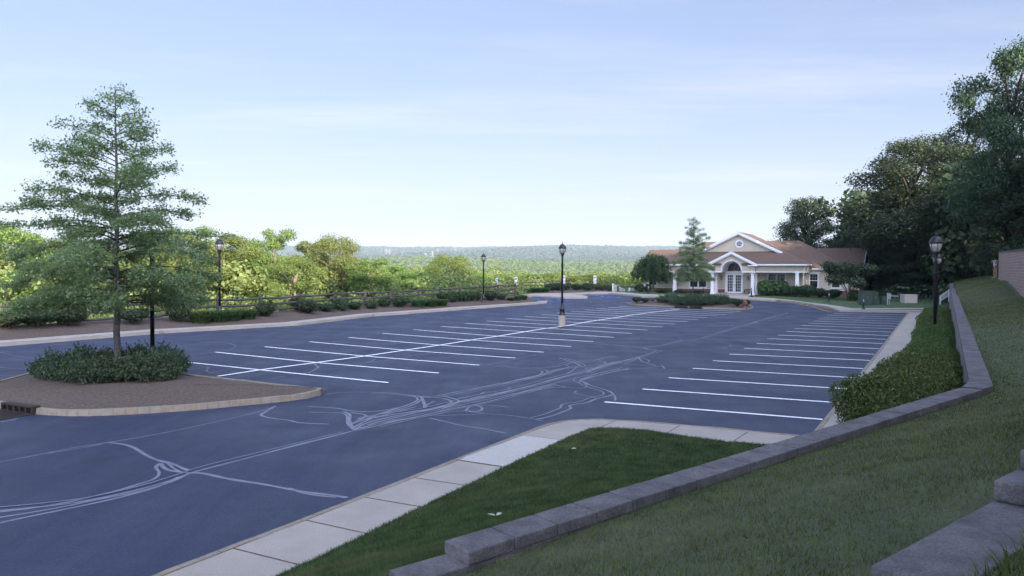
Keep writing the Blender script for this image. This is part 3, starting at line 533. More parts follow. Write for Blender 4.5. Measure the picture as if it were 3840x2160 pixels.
s(c4,.07,(0,1050),(200,1058),(400,1085),(560,1095),(750,1085),(900,1055),(1100,1010),(1300,970),(1500,910),(1650,885),(1720,845),(1640,820),(1450,805),(1100,780),(1070,775)); s(c4,.08,(440,1090),(560,1100),(700,1110),(800,1140),(760,1170),(600,1225),(300,1260),(0,1300)); s(c4,.07,(700,1090),(820,1115),(870,1140),(830,1165),(700,1210))
s(c4,.1,(480,1095),(510,1150),(520,1210)); s(c4,.07,(620,1140),(545,1170),(515,1210)); s(c4,.09,(640,1085),(900,1035),(1200,978),(1450,930),(1680,880),(1800,835),(1950,800),(2090,785),(2060,765),(1990,740),(1870,705))
s(c4,.07,(1640,812),(1800,800),(1940,770),(2010,745),(2200,735),(2280,720),(2350,700),(2450,690)); s(c4,.06,(2240,735),(2380,762),(2300,780)); s(c4,.06,(1600,800),(1740,830),(1850,825))
s(c4,.075,(560,1310),(700,1340),(900,1390),(1100,1415),(1260,1449),(1340,1462)); s(c4,.05,(560,1290),(800,1280),(1000,1275),(1130,1265),(1400,1285),(1550,1310),(1710,1340))
s(c4,.08,(930,1235),(960,1200),(1030,1185),(1080,1195),(1100,1215),(1080,1240),(1000,1245),(930,1235)); s(c4,.06,(1050,1185),(1150,1180),(1270,1190),(1360,1202)); s(c4,.06,(600,1280),(760,1250),(930,1235)); s(c4,.06,(960,1245),(1120,1262))
s(c4,.08,(1640,1325),(1800,1290),(1930,1240),(2000,1210),(1965,1190),(2000,1175),(2150,1160),(2240,1115),(2350,1095),(2420,1070),(2390,1045),(2300,1015),(2180,980),(2130,950),(2060,935),(2150,905),(2300,870),(2500,830),(2576,805))
s(c4,.06,(2240,1110),(2130,1080),(2010,1060),(2045,1035)); s(c4,.06,(2420,1070),(2440,1110),(2430,1135)); s(c4,.06,(1400,1085),(1600,1030),(1800,1003),(1950,1000),(2110,1015),(2160,985),(2110,950)); s(c4,.06,(1780,965),(1940,1000)); s(c4,.06,(850,1112),(1060,1078),(1100,1060),(1130,1045),(1250,1050))
s(c4,.05,(1260,985),(1400,1007),(1340,1033)); s(c4,.06,(1450,1060),(1800,965),(1950,930),(2040,900)); s(c4,.06,(1940,870),(2000,835),(2050,795)); s(c4,.07,(2100,930),(2300,865),(2576,815)); s(c4,.06,(2090,920),(2280,850),(2480,820)); s(c4,.05,(1150,772),(1400,725),(1640,672)); s(c4,.07,(2130,815),(2160,800),(2230,812),(2200,825)); s(c4,.05,(1930,770),(1970,795))
s(c4,.06,(900,1150),(1200,1085),(1500,1010),(1800,930),(2050,860),(2250,800)); s(c4,.06,(560,1270),(900,1175),(1250,1100),(1550,1040)); s(c4,.05,(1500,915),(1700,915),(1850,895))
s(c5,.075,(0,1449),(150,1380),(350,1310),(600,1255),(780,1205),(950,1150),(1080,1105),(1030,1110),(920,1090),(800,1065),(500,1035),(0,995)); s(c5,.06,(0,1420),(200,1345),(400,1290),(650,1235),(790,1200)); s(c5,.07,(860,1060),(920,1090)); s(c5,.075,(800,1065),(1000,1040),(1150,1025),(1350,970),(1450,950),(1630,945),(1850,880),(2100,800),(2300,740),(2500,690),(2530,665))
s(c5,.1,(1320,980),(1460,950)); s(c5,.05,(1380,925),(1440,945)); s(c5,.035,(1080,1108),(1500,1100),(2000,1095),(2576,1100)); s(c5,.08,(780,1205),(830,1275),(950,1310),(1080,1340),(850,1330),(540,1310)); s(c5,.07,(790,1205),(900,1235),(960,1265),(910,1290)); s(c5,.05,(960,1300),(1270,1340)); s(c5,.07,(300,1449),(600,1390),(850,1375),(1100,1345)); s(c5,.09,(1130,1330),(1180,1380)); s(c5,.035,(850,1380),(1400,1400),(1700,1430))
s(c5,.06,(0,1275),(160,1245),(300,1215),(440,1195)); s(c5,.06,(160,1245),(350,1300),(0,1340)); s(c5,.06,(560,1310),(700,1270),(780,1210)); s(c5,.06,(200,1449),(400,1400),(620,1375)); s(c2,.09,(840,195),(1000,150),(1130,115),(1225,88)); s(c2,.06,(860,195),(1000,172),(1110,160)); s(c2,.05,(980,150),(1130,100)); s(c5,.05,(2060,1075),(2090,1050),(2180,1045),(2170,1025),(2150,1020)); s(c5,.05,(2165,725),(2200,735),(2210,715))
s(c3,.04,(460,655),(700,600),(900,545),(1150,515),(1400,490),(1650,455),(2000,410),(2300,360),(2550,330)); s(c3,.045,(0,480),(300,460),(560,435),(700,410),(770,375),(740,350),(640,335),(340,315)); s(c3,.04,(770,375),(1000,387),(1250,360),(1500,340),(2200,340)); s(c3,.04,(900,315),(1300,322),(1500,330)); s(c3,.045,(1080,708),(1350,655),(1500,640),(1560,605),(1700,605),(2000,565),(2200,520),(2550,470)); s(c3,.07,(1500,640),(1560,605),(1600,585),(1560,565),(1570,545)); s(c3,.045,(1520,645),(1720,655),(1800,680),(2150,712)); s(c3,.06,(300,572),(510,580),(450,620),(530,645),(660,648)); s(c3,.06,(2100,540),(2170,500)); s(c3,.05,(740,360),(690,345))
s(c4,.04,(0,750),(200,725),(330,700),(380,685)); s(c4,.04,(0,700),(400,680),(620,660),(850,630),(1000,590),(1300,545),(1550,515),(1650,480)); s(c4,.06,(800,640),(950,628),(1110,620)); s(c4,.06,(1450,530),(1800,490),(2000,430),(2300,395),(2500,355)); s(c4,.05,(1620,500),(1900,460)); s(c4,.04,(0,580),(300,560),(600,520),(850,490),(900,478)); s(c5,.05,(80,750),(480,700),(740,650)); s(c5,.05,(470,650),(560,640)); s(c5,.03,(1150,755),(2000,790),(2576,800)); s(c2,.03,(0,655),(400,690),(800,740),(1300,752),(1850,778)); s(c4,.03,(1720,648),(2300,660)); s(c4,.03,(2215,545),(2576,600))
s(c8,.05,(0,110),(150,150),(400,180),(600,205)); s(c8,.06,(0,265),(360,290)); s(c8,.06,(0,345),(150,345)); s(c8,.1,(0,815),(100,800),(180,780)); s(c7,.06,(1180,360),(1190,375),(1400,378),(1750,348)); s(c7,.04,(540,470),(760,455)); s(c7,.04,(1000,630),(1200,612),(1400,585)); s(c6,.05,(1200,680),(1370,590)); s(c6,.05,(0,610),(220,540)); s(c6,.04,(240,455),(320,490))
for p, w in list(S):          # most of the long seams were sealed twice, a hand's width apart
    if w >= .07 and len(p) >= 8 and float(np.linalg.norm(p[0]-p[-1])) > 5: S.append(([np.array([*(q+np.array([random.uniform(-.05,.05), random.uniform(-.05,.05)])), 0]) for q in offset(p, random.choice([-1,1])*random.uniform(.16,.26))], w*.7))
mb = MB()
for k, (p, w) in enumerate(S):
    p = smooth_poly(p, 2); ww = [w*.95*random.uniform(.65, 1.25) for _ in p]; ww = np.convolve(np.r_[ww[0],ww,ww[-1]], [.3,.4,.3], 'valid'); ribbon(mb, p, list(ww), .003+.00006*k, True)
struct(mk('crack_sealant', mb, 'seal'))
# ------------------------------------------------------------------ retaining walls and the lawns they hold
E1 = np.array([.7715,.6362]); Q1 = np.array([.6362,-.7715]); W0 = np.array([-.305,5.30]); BL = .436; W0Z = 1.615
NBK = 23; WC = W0+E1*BL*NBK; WCZ = 1.83
wf = lambda i: W0Z+(WCZ-W0Z)*i/NBK
VF = yp(*ov(2397,712), 76); WF = xy(VF); WFZ = float(VF[2])
# wall centre line: front upper edge W (towards the camera), cap .3 wide towards the lot
root = thing('retaining_wall', 'long grey block retaining wall with a flat coping between parking lot and upper lawn', 'retaining wall')
FD = (WF-WC)/np.linalg.norm(WF-WC); FNl = np.array([-FD[1], FD[0]])        # towards the lot
corner_in = WC-Q1*.30; 
caps = []
for i in range(NBK-1):
    a = W0+E1*BL*i+E1*.006; b = W0+E1*BL*(i+1)-E1*.006; za_, zb_ = wf(i), wf(i+1); z0 = (za_+zb_)/2+random.uniform(-.004,.004)
    M = Matrix(((E1[0],Q1[0],0,a[0]),(E1[1],Q1[1],0,a[1]),((zb_-za_)/BL,0,1,za_+random.uniform(-.0015,.0015)),(0,0,0,1))); m = MB().bbox(0,np.linalg.norm(b-a),-.30,0,-.1,0,.012,M); mk('capstone', m, 'capstone', root)
# rounded corner and the long run
arc = [W0+E1*BL*(NBK-1), W0+E1*BL*(NBK-.35), WC+FD*.05+E1*.0, WC+FD*.5, WC+FD*1.2]; arc = smooth_poly(arc, 2); inn = smooth_poly([p for p in (W0+E1*BL*(NBK-1)-Q1*.3, W0+E1*BL*(NBK-1.3)-Q1*.3, WC-Q1*.30-E1*.28, WC+FD*.5+FNl*.31, WC+FD*1.2+FNl*.31)], 2)
run = [WC+FD*t for t in np.arange(1.2, np.linalg.norm(WF-WC), 2.0)]+[WF]
outer = list(arc)+run[1:]; inner = list(inn)+[p+FNl*.31 for p in run[1:]]
def capz(p): t = max(0, (p-WC)@FD); L = np.linalg.norm(WF-WC); return WCZ+(WFZ-WCZ)*min(1, t/L)
m = MB(); n = len(outer)
for k, (a, b) in enumerate(zip(outer, inner)): za_ = capz(a); m.v += [(a[0],a[1],za_), (b[0],b[1],za_), (b[0],b[1],za_-.1), (a[0],a[1],za_-.1)]
for k in range(n-1):
    for j in range(4): m.f.append((4*k+j, 4*k+(j+1)%4, 4*k+4+(j+1)%4, 4*k+4+j))
m.f += [(0,1,2,3), (4*n-4,4*n-3,4*n-2,4*n-1)]; o = mk('coping', m, 'capstone', root)
bo = [W0+E1*BL*i-Q1*.015 for i in range(0, NBK)]+[p+FNl*.02 for p in outer[len(arc)-1:]]; bi = [W0+E1*BL*i-Q1*.285 for i in range(0, NBK-1)]+[p for p in inner]
def body(pts, zt, drop, name):
    m = MB()
    for p in pts: z = zt(p); m.v += [(p[0],p[1],z-.1), (p[0],p[1],min(z-.35, -.2))]
    for k in range(len(pts)-1): m.f.append((2*k,2*k+1,2*k+3,2*k+2))
    o = mk(name, m, 'wallblock', root); uvwall(o, pts); return o
wz = lambda p: wf((p-W0)@E1/BL) if (p-W0)@E1 < BL*(NBK-1) and (p-WC)@FD < .3 else capz(p)
body([W0-Q1*.285]+bi[1:-1]+[WF+FNl*.29], wz, 1, 'wall_face'); body([p-Q1*.0 for p in bo], wz, 1, 'wall_back'); body([W0-Q1*.285+E1*.01, W0-Q1*.015+E1*.01], lambda p: W0Z, 1, 'wall_end')
M = Matrix(((E1[0],Q1[0],0,W0[0]),(E1[1],Q1[1],0,W0[1]),(0,0,1,W0Z-.1),(0,0,0,1))); mk('step_block', MB().bbox(-.46,.27,-.3,-.012,-.12,-.002,.008,M), 'capstone', root); mk('step_block', MB().bbox(.36,1.1,-.26,.02,-.14,-.03,.02,M), 'capstone', root)
# second wall, nearest the camera: stepped courses
A0 = zp(3190,2160,2.2); A1 = zp(3722,1879,2.2); A0, A1 = xy(A0), xy(A1); e2 = (A1-A0)/np.linalg.norm(A1-A0); p2 = np.array([e2[1],-e2[0]])
root2 = thing('stepped_wall', 'speckled grey block wall stepping up at the bottom right corner', 'retaining wall')
def blk(t0, t1, z0, z1, w0=0, w1=.36, b=.02): M = Matrix(((e2[0],p2[0],0,A1[0]),(e2[1],p2[1],0,A1[1]),(0,0,1,0),(0,0,0,1))); return MB().bbox(t0,t1,w0,w1,z0,z1,b,M)
mk('capstone', blk(-1.6,-.01,2.07,2.2,0,.38,.012), 'capstone', root2); mk('capstone', blk(-.006,.9,2.07,2.2,0,.38,.012), 'capstone', root2); mk('block', blk(.0,.62,2.203,2.33,.0,.42), 'capstone', root2); mk('block', blk(.40,1.2,2.333,2.46,.02,.44), 'capstone', root2); mk('block', blk(.625,1.6,2.203,2.33,.0,.42), 'capstone', root2); mk('block', blk(.85,1.8,2.463,2.59,.04,.46), 'capstone', root2)
for k in range(3, 15): mk('block', blk(.44*k-.2,.44*k+1.3,2.203+.13*k,2.33+.13*k,.02*k,.42+.02*k), 'capstone', root2); mk('block', blk(.44*k+.26,.44*k+1.9,2.203+.13*k-.13,2.33+.13*k-.133,.02*k+.01,.41+.02*k), 'capstone', root2)
mk('wall_base', blk(-1.6,2.4,1.2,2.068,.02,.36), 'capstone', root2)
# upper lawn
UC = [(W0[0]+.1,W0[1]-.1,1.50),(WC[0]+.2,WC[1],1.77)]+[(*(WC+FD*t-FNl*.2), capz(WC+FD*t)-.03) for t in (8,20,35,50,66)]+[(*(W0+E1*BL*i+Q1*.1), wf(i)-.075) for i in (4,9,14,19)]+[(*A0,2.1),(*A1,2.12),(*(A1+e2*1.5),2.3),(31.8,50,2.87),(25.6,38,2.36),(0,-3,2.1),(-3,2.5,1.45),(37,60,3.0),(46,76,2.9),(20,28,2.25),(12,16,2.1),(8,8,2.5)]
UL = tps(UC, .05)
ulp = [W0-E1*3.0-Q1*.0, W0]+[W0+E1*BL*i-Q1*.02 for i in range(2, NBK-1, 3)]+[p for p in outer[len(arc)//2:]]+[WF+FD*6, WF+FD*6+RV[:2]*7, np.array([36.,52.]), np.array([30.,38.]), np.array([22.,22.]), np.array([14.,8.]), np.array([8.,-4.]), np.array([-6.,-4.])]
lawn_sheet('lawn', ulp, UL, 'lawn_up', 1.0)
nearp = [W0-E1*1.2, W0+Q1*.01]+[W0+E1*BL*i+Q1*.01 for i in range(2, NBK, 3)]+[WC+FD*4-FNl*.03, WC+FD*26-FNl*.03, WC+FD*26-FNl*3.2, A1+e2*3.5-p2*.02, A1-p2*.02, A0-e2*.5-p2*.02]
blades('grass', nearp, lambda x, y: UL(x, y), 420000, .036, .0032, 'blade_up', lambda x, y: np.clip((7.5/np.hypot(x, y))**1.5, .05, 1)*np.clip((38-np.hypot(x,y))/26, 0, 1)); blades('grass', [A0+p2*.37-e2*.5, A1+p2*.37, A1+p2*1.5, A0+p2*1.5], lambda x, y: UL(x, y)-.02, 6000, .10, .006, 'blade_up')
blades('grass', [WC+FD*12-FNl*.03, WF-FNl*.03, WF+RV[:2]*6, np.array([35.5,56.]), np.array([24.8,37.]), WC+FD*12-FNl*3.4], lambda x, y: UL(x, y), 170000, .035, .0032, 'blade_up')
# lower lawn
LC = [(*p, .19) for p in innerW[1:]]+[(*(innerW[1]-DV[:2]*6), .19)]+[(*(W0+E1*BL*i-Q1*.3), z) for i, z in ((-1,1.40),(0,1.42),(3,1.36),(6,1.25),(9,1.08),(12,.85),(15,.6),(19,.3),(22,.18))]+[(-2.6,3.2,1.42)]
LL = tps(LC, .03)
llp = innerW+[W0+E1*BL*20-Q1*.29, W0+E1*BL*10-Q1*.29, W0-Q1*.29, W0-Q1*.29-E1*.5, W0-E1*3, np.array([-4.,-8.])]
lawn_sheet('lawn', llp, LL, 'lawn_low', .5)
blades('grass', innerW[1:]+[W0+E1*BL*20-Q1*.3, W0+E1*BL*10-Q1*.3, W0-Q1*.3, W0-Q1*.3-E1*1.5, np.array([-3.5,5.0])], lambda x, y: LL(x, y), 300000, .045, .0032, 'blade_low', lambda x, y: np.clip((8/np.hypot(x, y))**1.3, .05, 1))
# ------------------------------------------------------------------ clubhouse
B = thing('clubhouse', 'cream sided clubhouse with brown shingle roof, white columns and arched double door', 'building', (BO[0],BO[1],BZ), -TH)
def win(u0, u1, z0, z1, w, cols=2, rows=4, sash=True, head=True):
    fr = MB(); t = .11
    fr.box(u0-t,u0,w-.06,w+.02,z0-t,z1+t); fr.box(u1,u1+t,w-.06,w+.02,z0-t,z1+t); fr.box(u0,u1,w-.06,w+.02,z0-t,z0); fr.box(u0,u1,w-.06,w+.02,z1,z1+t); fr.box(u0-t-.05,u1+t+.05,w-.10,w+.01,z0-t-.06,z0-t-.002)
    if sash: fr.box(u0,u1,w-.045,w+.0,(z0+z1)/2-.03,(z0+z1)/2+.03)
    if head: fr.box(u0-.22,u1+.22,w-.085,w+.015,z1+t+.002,z1+.27); fr.box(u0-.27,u1+.27,w-.12,w+.01,z1+.272,z1+.33)
    f = mk('window', fr, 'white', B); g = MB().box(u0+.001,u1-.001,w-.012,w+.01,z0+.001,z1-.001); mk('pane', g, 'window', f); mu = MB()
    for k in range(1, cols+1): x = u0+(u1-u0)*k/(cols+1); mu.box(x-.011,x+.011,w-.024,w-.013,(z0+z1)/2+.03,z1)
    for k in range(rows//2+1, rows): z = z0+(z1-z0)*k/rows; mu.box(u0,u1,w-.025,w-.0135,z-.011,z+.011)
    mk('muntins', mu, 'utilgrey' if u0 < 3 else 'steel', f)
def polyroof(faces, name='roof', mat='roof'):
    m = MB()
    for f in faces:
        m.quad(*f); m.quad(*[(x, y, z-.12) for x, y, z in f][::-1])
        for a, b in zip(f, f[1:]+f[:1]): m.quad(a, b, (b[0],b[1],b[2]-.12), (a[0],a[1],a[2]-.12))
    return mk(name, m, mat, B)
uc, hf = .3, 7.85
polyroof([[(-11.7,2.9,3.03),(12.3,2.9,3.03),(5.9,9,6.36),(-5.5,9,6.36)],[(12.3,2.9,3.03),(12.3,15.1,3.03),(5.9,9,6.36)],[(-11.7,15.1,3.03),(-11.7,2.9,3.03),(-5.5,9,6.36)],[(12.3,15.1,3.03),(-11.7,15.1,3.03),(-5.5,9,6.36),(5.9,9,6.36)]])
polyroof([[(uc-hf,-.5,3.47),(-.90,-.5,3.47),(-.90,.5,3.9325),(1.36,.5,3.9325),(1.36,-.5,3.47),(uc+hf,-.5,3.47),(5.07,2.7,4.95),(-4.47,2.7,4.95)],[(uc+hf,-.5,3.47),(uc+hf,10,3.47),(uc,10,7.24),(uc,2.35,7.24),(5.07,2.35,4.95),(5.07,2.7,4.95)],[(uc-hf,10,3.47),(uc-hf,-.5,3.47),(-4.47,2.7,4.95),(-4.47,2.35,4.95),(uc,2.35,7.24),(uc,10,7.24)]])
polyroof([[(3.09,-.65,3.47),(3.09,-.44,3.47),(.25,2.6,4.89),(.25,-.65,4.89)],[(-2.59,-.44,3.47),(-2.59,-.65,3.47),(.25,-.65,4.89),(.25,2.6,4.89)]])
polyroof([[(8,5,3.17),(13.3,5,3.17),(13.3,9,5.42),(8,9,5.42)],[(13.3,13,3.17),(8,13,3.17),(8,9,5.42),(13.3,9,5.42)]]); polyroof([[(-12.6,5,3.17),(-7.4,5,3.17),(-7.4,9,5.42),(-12.6,9,5.42)],[(-7.4,13,3.17),(-12.6,13,3.17),(-12.6,9,5.42),(-7.4,9,5.42)]])
def wallp(poly, w0, w1, mat, name='wall'): return mk(name, MB().prismw(poly, w0, w1), mat, B)
wallp([(-4.35,4.9),(4.95,4.9),(uc,7.08)], 2.7, 2.85, 'siding', 'gable_wall')
ax, az, ar = .23, 2.74, 1.08; arc_ = [(ax+ar*math.cos(a), az+ar*math.sin(a)) for a in np.linspace(math.pi, 0, 21)]
wallp([(-2.25,2.66),(-.85,2.66)]+arc_+[(1.31,2.66),(2.78,2.66),(2.78,3.42),(.25,4.72),(-2.25,3.42)], -.3, -.16, 'siding', 'gable_wall')
tr = MB(); r2 = 1.2
for a0, a1 in zip(np.linspace(math.pi,0,25)[:-1], np.linspace(math.pi,0,25)[1:]):
    tr.prismw([(ax+ar*math.cos(a0),az+ar*math.sin(a0)),(ax+r2*math.cos(a0),az+r2*math.sin(a0)),(ax+r2*math.cos(a1),az+r2*math.sin(a1)),(ax+ar*math.cos(a1),az+ar*math.sin(a1))], -.345, -.302)
tr.prismw([(.14,3.80),(.32,3.80),(.36,4.03),(.10,4.03)], -.37, -.346); mk('arch_trim', tr, 'white', B)
vt = MB()
for a0, a1 in zip(np.linspace(math.pi,0,25)[:-1], np.linspace(math.pi,0,25)[1:]):
    f = [(ax+ar*math.cos(a),az+ar*math.sin(a)) for a in (a0,a1)]; vt.prismw([f[0],f[1],(f[1][0]*1,f[1][1]+.03),(f[0][0],f[0][1]+.03)], -.158, 2.14)
mk('vault', vt, 'white', B)
wallp([(2.79,2.69),(7.93,2.69),(7.93,3.33),(2.79,3.33)], 0, .12, 'siding', 'frieze'); wallp([(-7.33,2.69),(-2.26,2.69),(-2.26,3.33),(-7.33,3.33)], 0, .12, 'siding', 'frieze')
mk('frieze', MB().box(7.81,7.932,.122,3.38,2.69,3.33), 'siding', B); mk('frieze', MB().box(-7.332,-7.21,.122,3.38,2.69,3.33), 'siding', B)
mks('frieze', MB().box(2.66,2.782,-.158,-.002,2.69,3.4).box(-2.252,-2.13,-.158,-.002,2.69,3.4), 'siding', B)
bt = MB().box(2.6,8.0,-.05,.2,2.54,2.688).box(-7.4,-2.0,-.05,.2,2.54,2.688).box(7.76,8.0,.202,3.38,2.54,2.688).box(-7.4,-7.16,.202,3.38,2.54,2.688).box(1.33,2.83,-.36,-.052,2.54,2.66).box(-2.3,-.87,-.36,-.052,2.54,2.66); mks('beam_trim', bt, 'white', B)
mks('porch_ceiling', MB().box(1.32,7.9,.13,2.15,2.60,2.66).box(-7.3,-.86,.13,2.15,2.60,2.66), 'white', B)
rk = MB()
def rake(m, a, b, w0, w1, t):  m.prismw([a,b,(b[0],b[1]-t),(a[0],a[1]-t)], w0, w1)
rake(rk,(uc,7.25),(5.25,4.87),2.25,2.348,.30); rake(rk,(-4.65,4.87),(uc,7.25),2.25,2.348,.30); rake(rk,(.25,4.90),(3.12,3.465),-.74,-.652,.26); rake(rk,(-2.62,3.465),(.25,4.90),-.74,-.652,.26)
rake(rk,(uc,6.96),(4.9,4.75),2.35,2.69,.10); rake(rk,(-4.3,4.75),(uc,6.96),2.35,2.69,.10); rake(rk,(.25,4.62),(3.0,3.25),-.65,-.302,.08); rake(rk,(-2.5,3.25),(.25,4.62),-.65,-.302,.08)
mk('rake_board', rk, 'white', B)
gt = MB().box(3.1,8.25,-.64,-.502,3.33,3.475).box(-7.65,-2.6,-.64,-.502,3.33,3.475).box(2.1,3.16,-.72,-.31,3.25,3.36).box(-2.66,-1.7,-.72,-.31,3.25,3.36).box(8.155,8.29,-.5,3.0,3.33,3.475).box(-7.69,-7.555,-.5,3.0,3.33,3.475); mks('gutter', gt, 'white', B)
mks('gutter', MB().box(8.3,12.35,2.77,2.898,2.88,3.035).box(-11.75,-7.7,2.77,2.898,2.88,3.035).box(12.3,13.4,4.86,4.998,3.02,3.17).box(-12.7,-11.75,4.86,4.998,3.02,3.17), 'white', B)
mks('soffit', MB().box(3.1,8.12,-.5,-.01,3.28,3.33).box(-7.5,-2.6,-.5,-.01,3.28,3.33).box(8.0,12.1,2.9,3.38,2.82,2.88).box(-11.5,-7.5,2.9,3.38,2.82,2.88), 'white', B)
ds = MB().tube([(8.2,-.55,3.36),(8.15,-.45,3.22),(7.86,-.1,3.05),(7.86,-.1,.2)], .05, 8); mk('downspout', ds, 'gutter', B)
def column(u, w):
    m = MB()
    for z0, z1, a, b in ((0,.10,.30,.30),(.10,.22,.27,.22),(.22,2.40,.19,.165),(2.40,2.46,.20,.20),(2.46,2.538,.22,.24)):
        m.add([(u+s*a,w+t_*a,z0) for s,t_ in ((-1,-1),(1,-1),(1,1),(-1,1))]+[(u+s*b,w+t_*b,z1) for s,t_ in ((-1,-1),(1,-1),(1,1),(-1,1))], [(3,2,1,0),(4,5,6,7),(0,1,5,4),(1,2,6,5),(2,3,7,6),(3,0,4,7)])
    mk('column', m, 'white', B)
for u, w in ((-1.98,.05),(-1.82,.9),(2.5,.05),(2.66,.9),(7.2,.05),(-6.4,.05)): column(u, w)
def wallbox(x0,x1,y0,y1,z0,z1,mat,name='wall'): return mk(name, MB().box(x0,x1,y0,y1,z0,z1), mat, B)
wallbox(-7.3,-1.08,2.2,2.35,.60,3.4,'siding'); wallbox(1.04,7.6,2.2,2.35,.60,3.4,'siding'); wallbox(-1.08,1.04,2.22,2.35,2.6,4.0,'siding')
def brickbox(x0,x1,y0,y1,z0,z1):
    o = wallbox(x0,x1,y0,y1,z0,z1,'brick','brick_base'); uvwall(o, [(x0,y0),(x1,y0)])
brickbox(-7.32,-1.08,2.15,2.33,-.4,.58); brickbox(1.04,7.62,2.15,2.33,-.4,.58); brickbox(7.64,11.85,3.35,3.5,-.4,.58); brickbox(-11.35,-7.34,3.35,3.5,-.4,.58)
mks('water_table', MB().box(-7.34,-1.08,2.10,2.2,.58,.64).box(1.04,7.64,2.10,2.2,.58,.64).box(7.66,11.87,3.3,3.4,.58,.64).box(-11.37,-7.36,3.3,3.4,.58,.64), 'white', B)
wallbox(7.62,11.8,3.4,3.55,.6,2.9,'siding'); wallbox(-11.3,-7.32,3.4,3.55,.6,2.9,'siding'); wallbox(7.6,7.75,2.36,3.39,-.3,3.3,'siding'); wallbox(-7.45,-7.3,2.36,3.39,-.3,3.3,'siding'); wallbox(11.8,11.95,3.4,14.6,-.4,2.9,'siding'); wallbox(-11.45,-11.3,3.4,14.6,-.4,2.9,'siding'); wallbox(-11.3,11.8,14.5,14.65,-.4,2.9,'siding')
mk('wall', MB().box(11.96,12.9,5.5,12.5,-.4,3.05), 'siding', B); mk('gable_wall', MB().add([(12.9,5.5,3.05),(12.9,12.5,3.05),(12.9,9,5.2),(12.8,5.5,3.05),(12.8,12.5,3.05),(12.8,9,5.2)], [(0,1,2),(3,5,4),(0,2,5,3),(1,4,5,2)]), 'siding', B)
mk('wall', MB().box(-12.2,-11.46,5.5,12.5,-.4,3.05), 'siding', B); mk('gable_wall', MB().add([(-12.2,5.5,3.05),(-12.2,12.5,3.05),(-12.2,9,5.2),(-12.1,5.5,3.05),(-12.1,12.5,3.05),(-12.1,9,5.2)], [(0,1,2),(3,5,4),(0,2,5,3),(1,4,5,2)]), 'siding', B)
rr_ = MB(); 
for s_, e_ in (((13.32,5,3.15),(13.32,9,5.42)),((13.32,9,5.42),(13.32,13,3.15))): rr_.add([s_,e_,(e_[0],e_[1],e_[2]-.22),(s_[0],s_[1],s_[2]-.22),(s_[0]+.04,s_[1],s_[2]),(e_[0]+.04,e_[1],e_[2]),(e_[0]+.04,e_[1],e_[2]-.22),(s_[0]+.04,s_[1],s_[2]-.22)], [(0,1,2,3),(4,7,6,5),(0,4,5,1),(3,2,6,7)])
mk('rake_board', rr_, 'white', B); mks('corner_board', MB().box(11.70,11.82,3.36,3.398,.64,2.86).box(-11.32,-11.2,3.36,3.398,.64,2.86).box(7.93,8.0,-.05,-.002,2.7,3.3), 'white', B)
win(8.04,8.83,.95,2.38,3.39); win(10.32,11.1,.95,2.38,3.39); win(3.78,4.58,.95,2.38,2.19,2,4,True,False); win(4.74,5.54,.95,2.38,2.19,2,4,True,False); win(-5.2,-4.3,.80,2.38,2.19,2,4,True,False); win(-4.14,-3.3,.80,2.38,2.19,2,4,True,False); win(-10.7,-9.8,.95,2.38,3.39)
# round gable window
rw = MB(); cx_, cz_ = .39, 5.84
for a0, a1 in zip(np.linspace(0,2*math.pi,33)[:-1], np.linspace(0,2*math.pi,33)[1:]):
    rw.prismw([(cx_+.30*math.cos(a0),cz_+.30*math.sin(a0)),(cx_+.48*math.cos(a0),cz_+.48*math.sin(a0)),(cx_+.48*math.cos(a1),cz_+.48*math.sin(a1)),(cx_+.30*math.cos(a1),cz_+.30*math.sin(a1))], 2.62, 2.698)
f = mk('round_window', rw, 'white', B); mk('pane', MB().prismw([(cx_+.30*math.cos(a),cz_+.30*math.sin(a)) for a in np.linspace(0,2*math.pi,32,endpoint=False)], 2.67, 2.699), 'window', f)
mu = MB()
for k in (-.1,.1): h_ = math.sqrt(.3**2-k*k)-.005; mu.box(cx_+k-.014,cx_+k+.014,2.65,2.668,cz_-h_,cz_+h_); mu.box(cx_-h_,cx_+h_,2.645,2.6665,cz_+k-.014,cz_+k+.014)
mk('muntins', mu, 'white', f)
# entrance
sur = MB().box(-1.07,-.93,2.06,2.2,0,2.6).box(.90,1.03,2.06,2.2,0,2.6).box(-.93,.90,2.06,2.2,2.36,2.6).box(-1.07,1.03,2.08,2.215,2.602,2.70)
sur.prismw([(-1.07,2.702),(-.80,2.702)]+[(-.06+.74*math.cos(a),2.72+.92*math.sin(a)) for a in np.linspace(math.pi,0,19)]+[(.68,2.702),(1.03,2.702),(1.03,3.74),(-1.07,3.74)], 2.10, 2.215); fs_ = mk('door_surround', sur, 'white', B)
fl = MB().prismw([(-.06+.735*math.cos(a),2.722+.915*math.sin(a)) for a in np.linspace(math.pi,0,21)], 2.16, 2.2); fan = mk('fanlight', fl, 'window', B); sp_ = MB()
for a in np.linspace(math.pi*.12, math.pi*.88, 6): sp_.tube([(-.06,2.145,2.74),(-.06+.72*math.cos(a),2.145,2.722+.9*math.sin(a))], .012, 5)
sp_.tube([(-.06+.38*math.cos(a),2.14,2.722+.46*math.sin(a)) for a in np.linspace(0,math.pi,15)], .012, 5); mk('muntins', sp_, 'steel', fan)
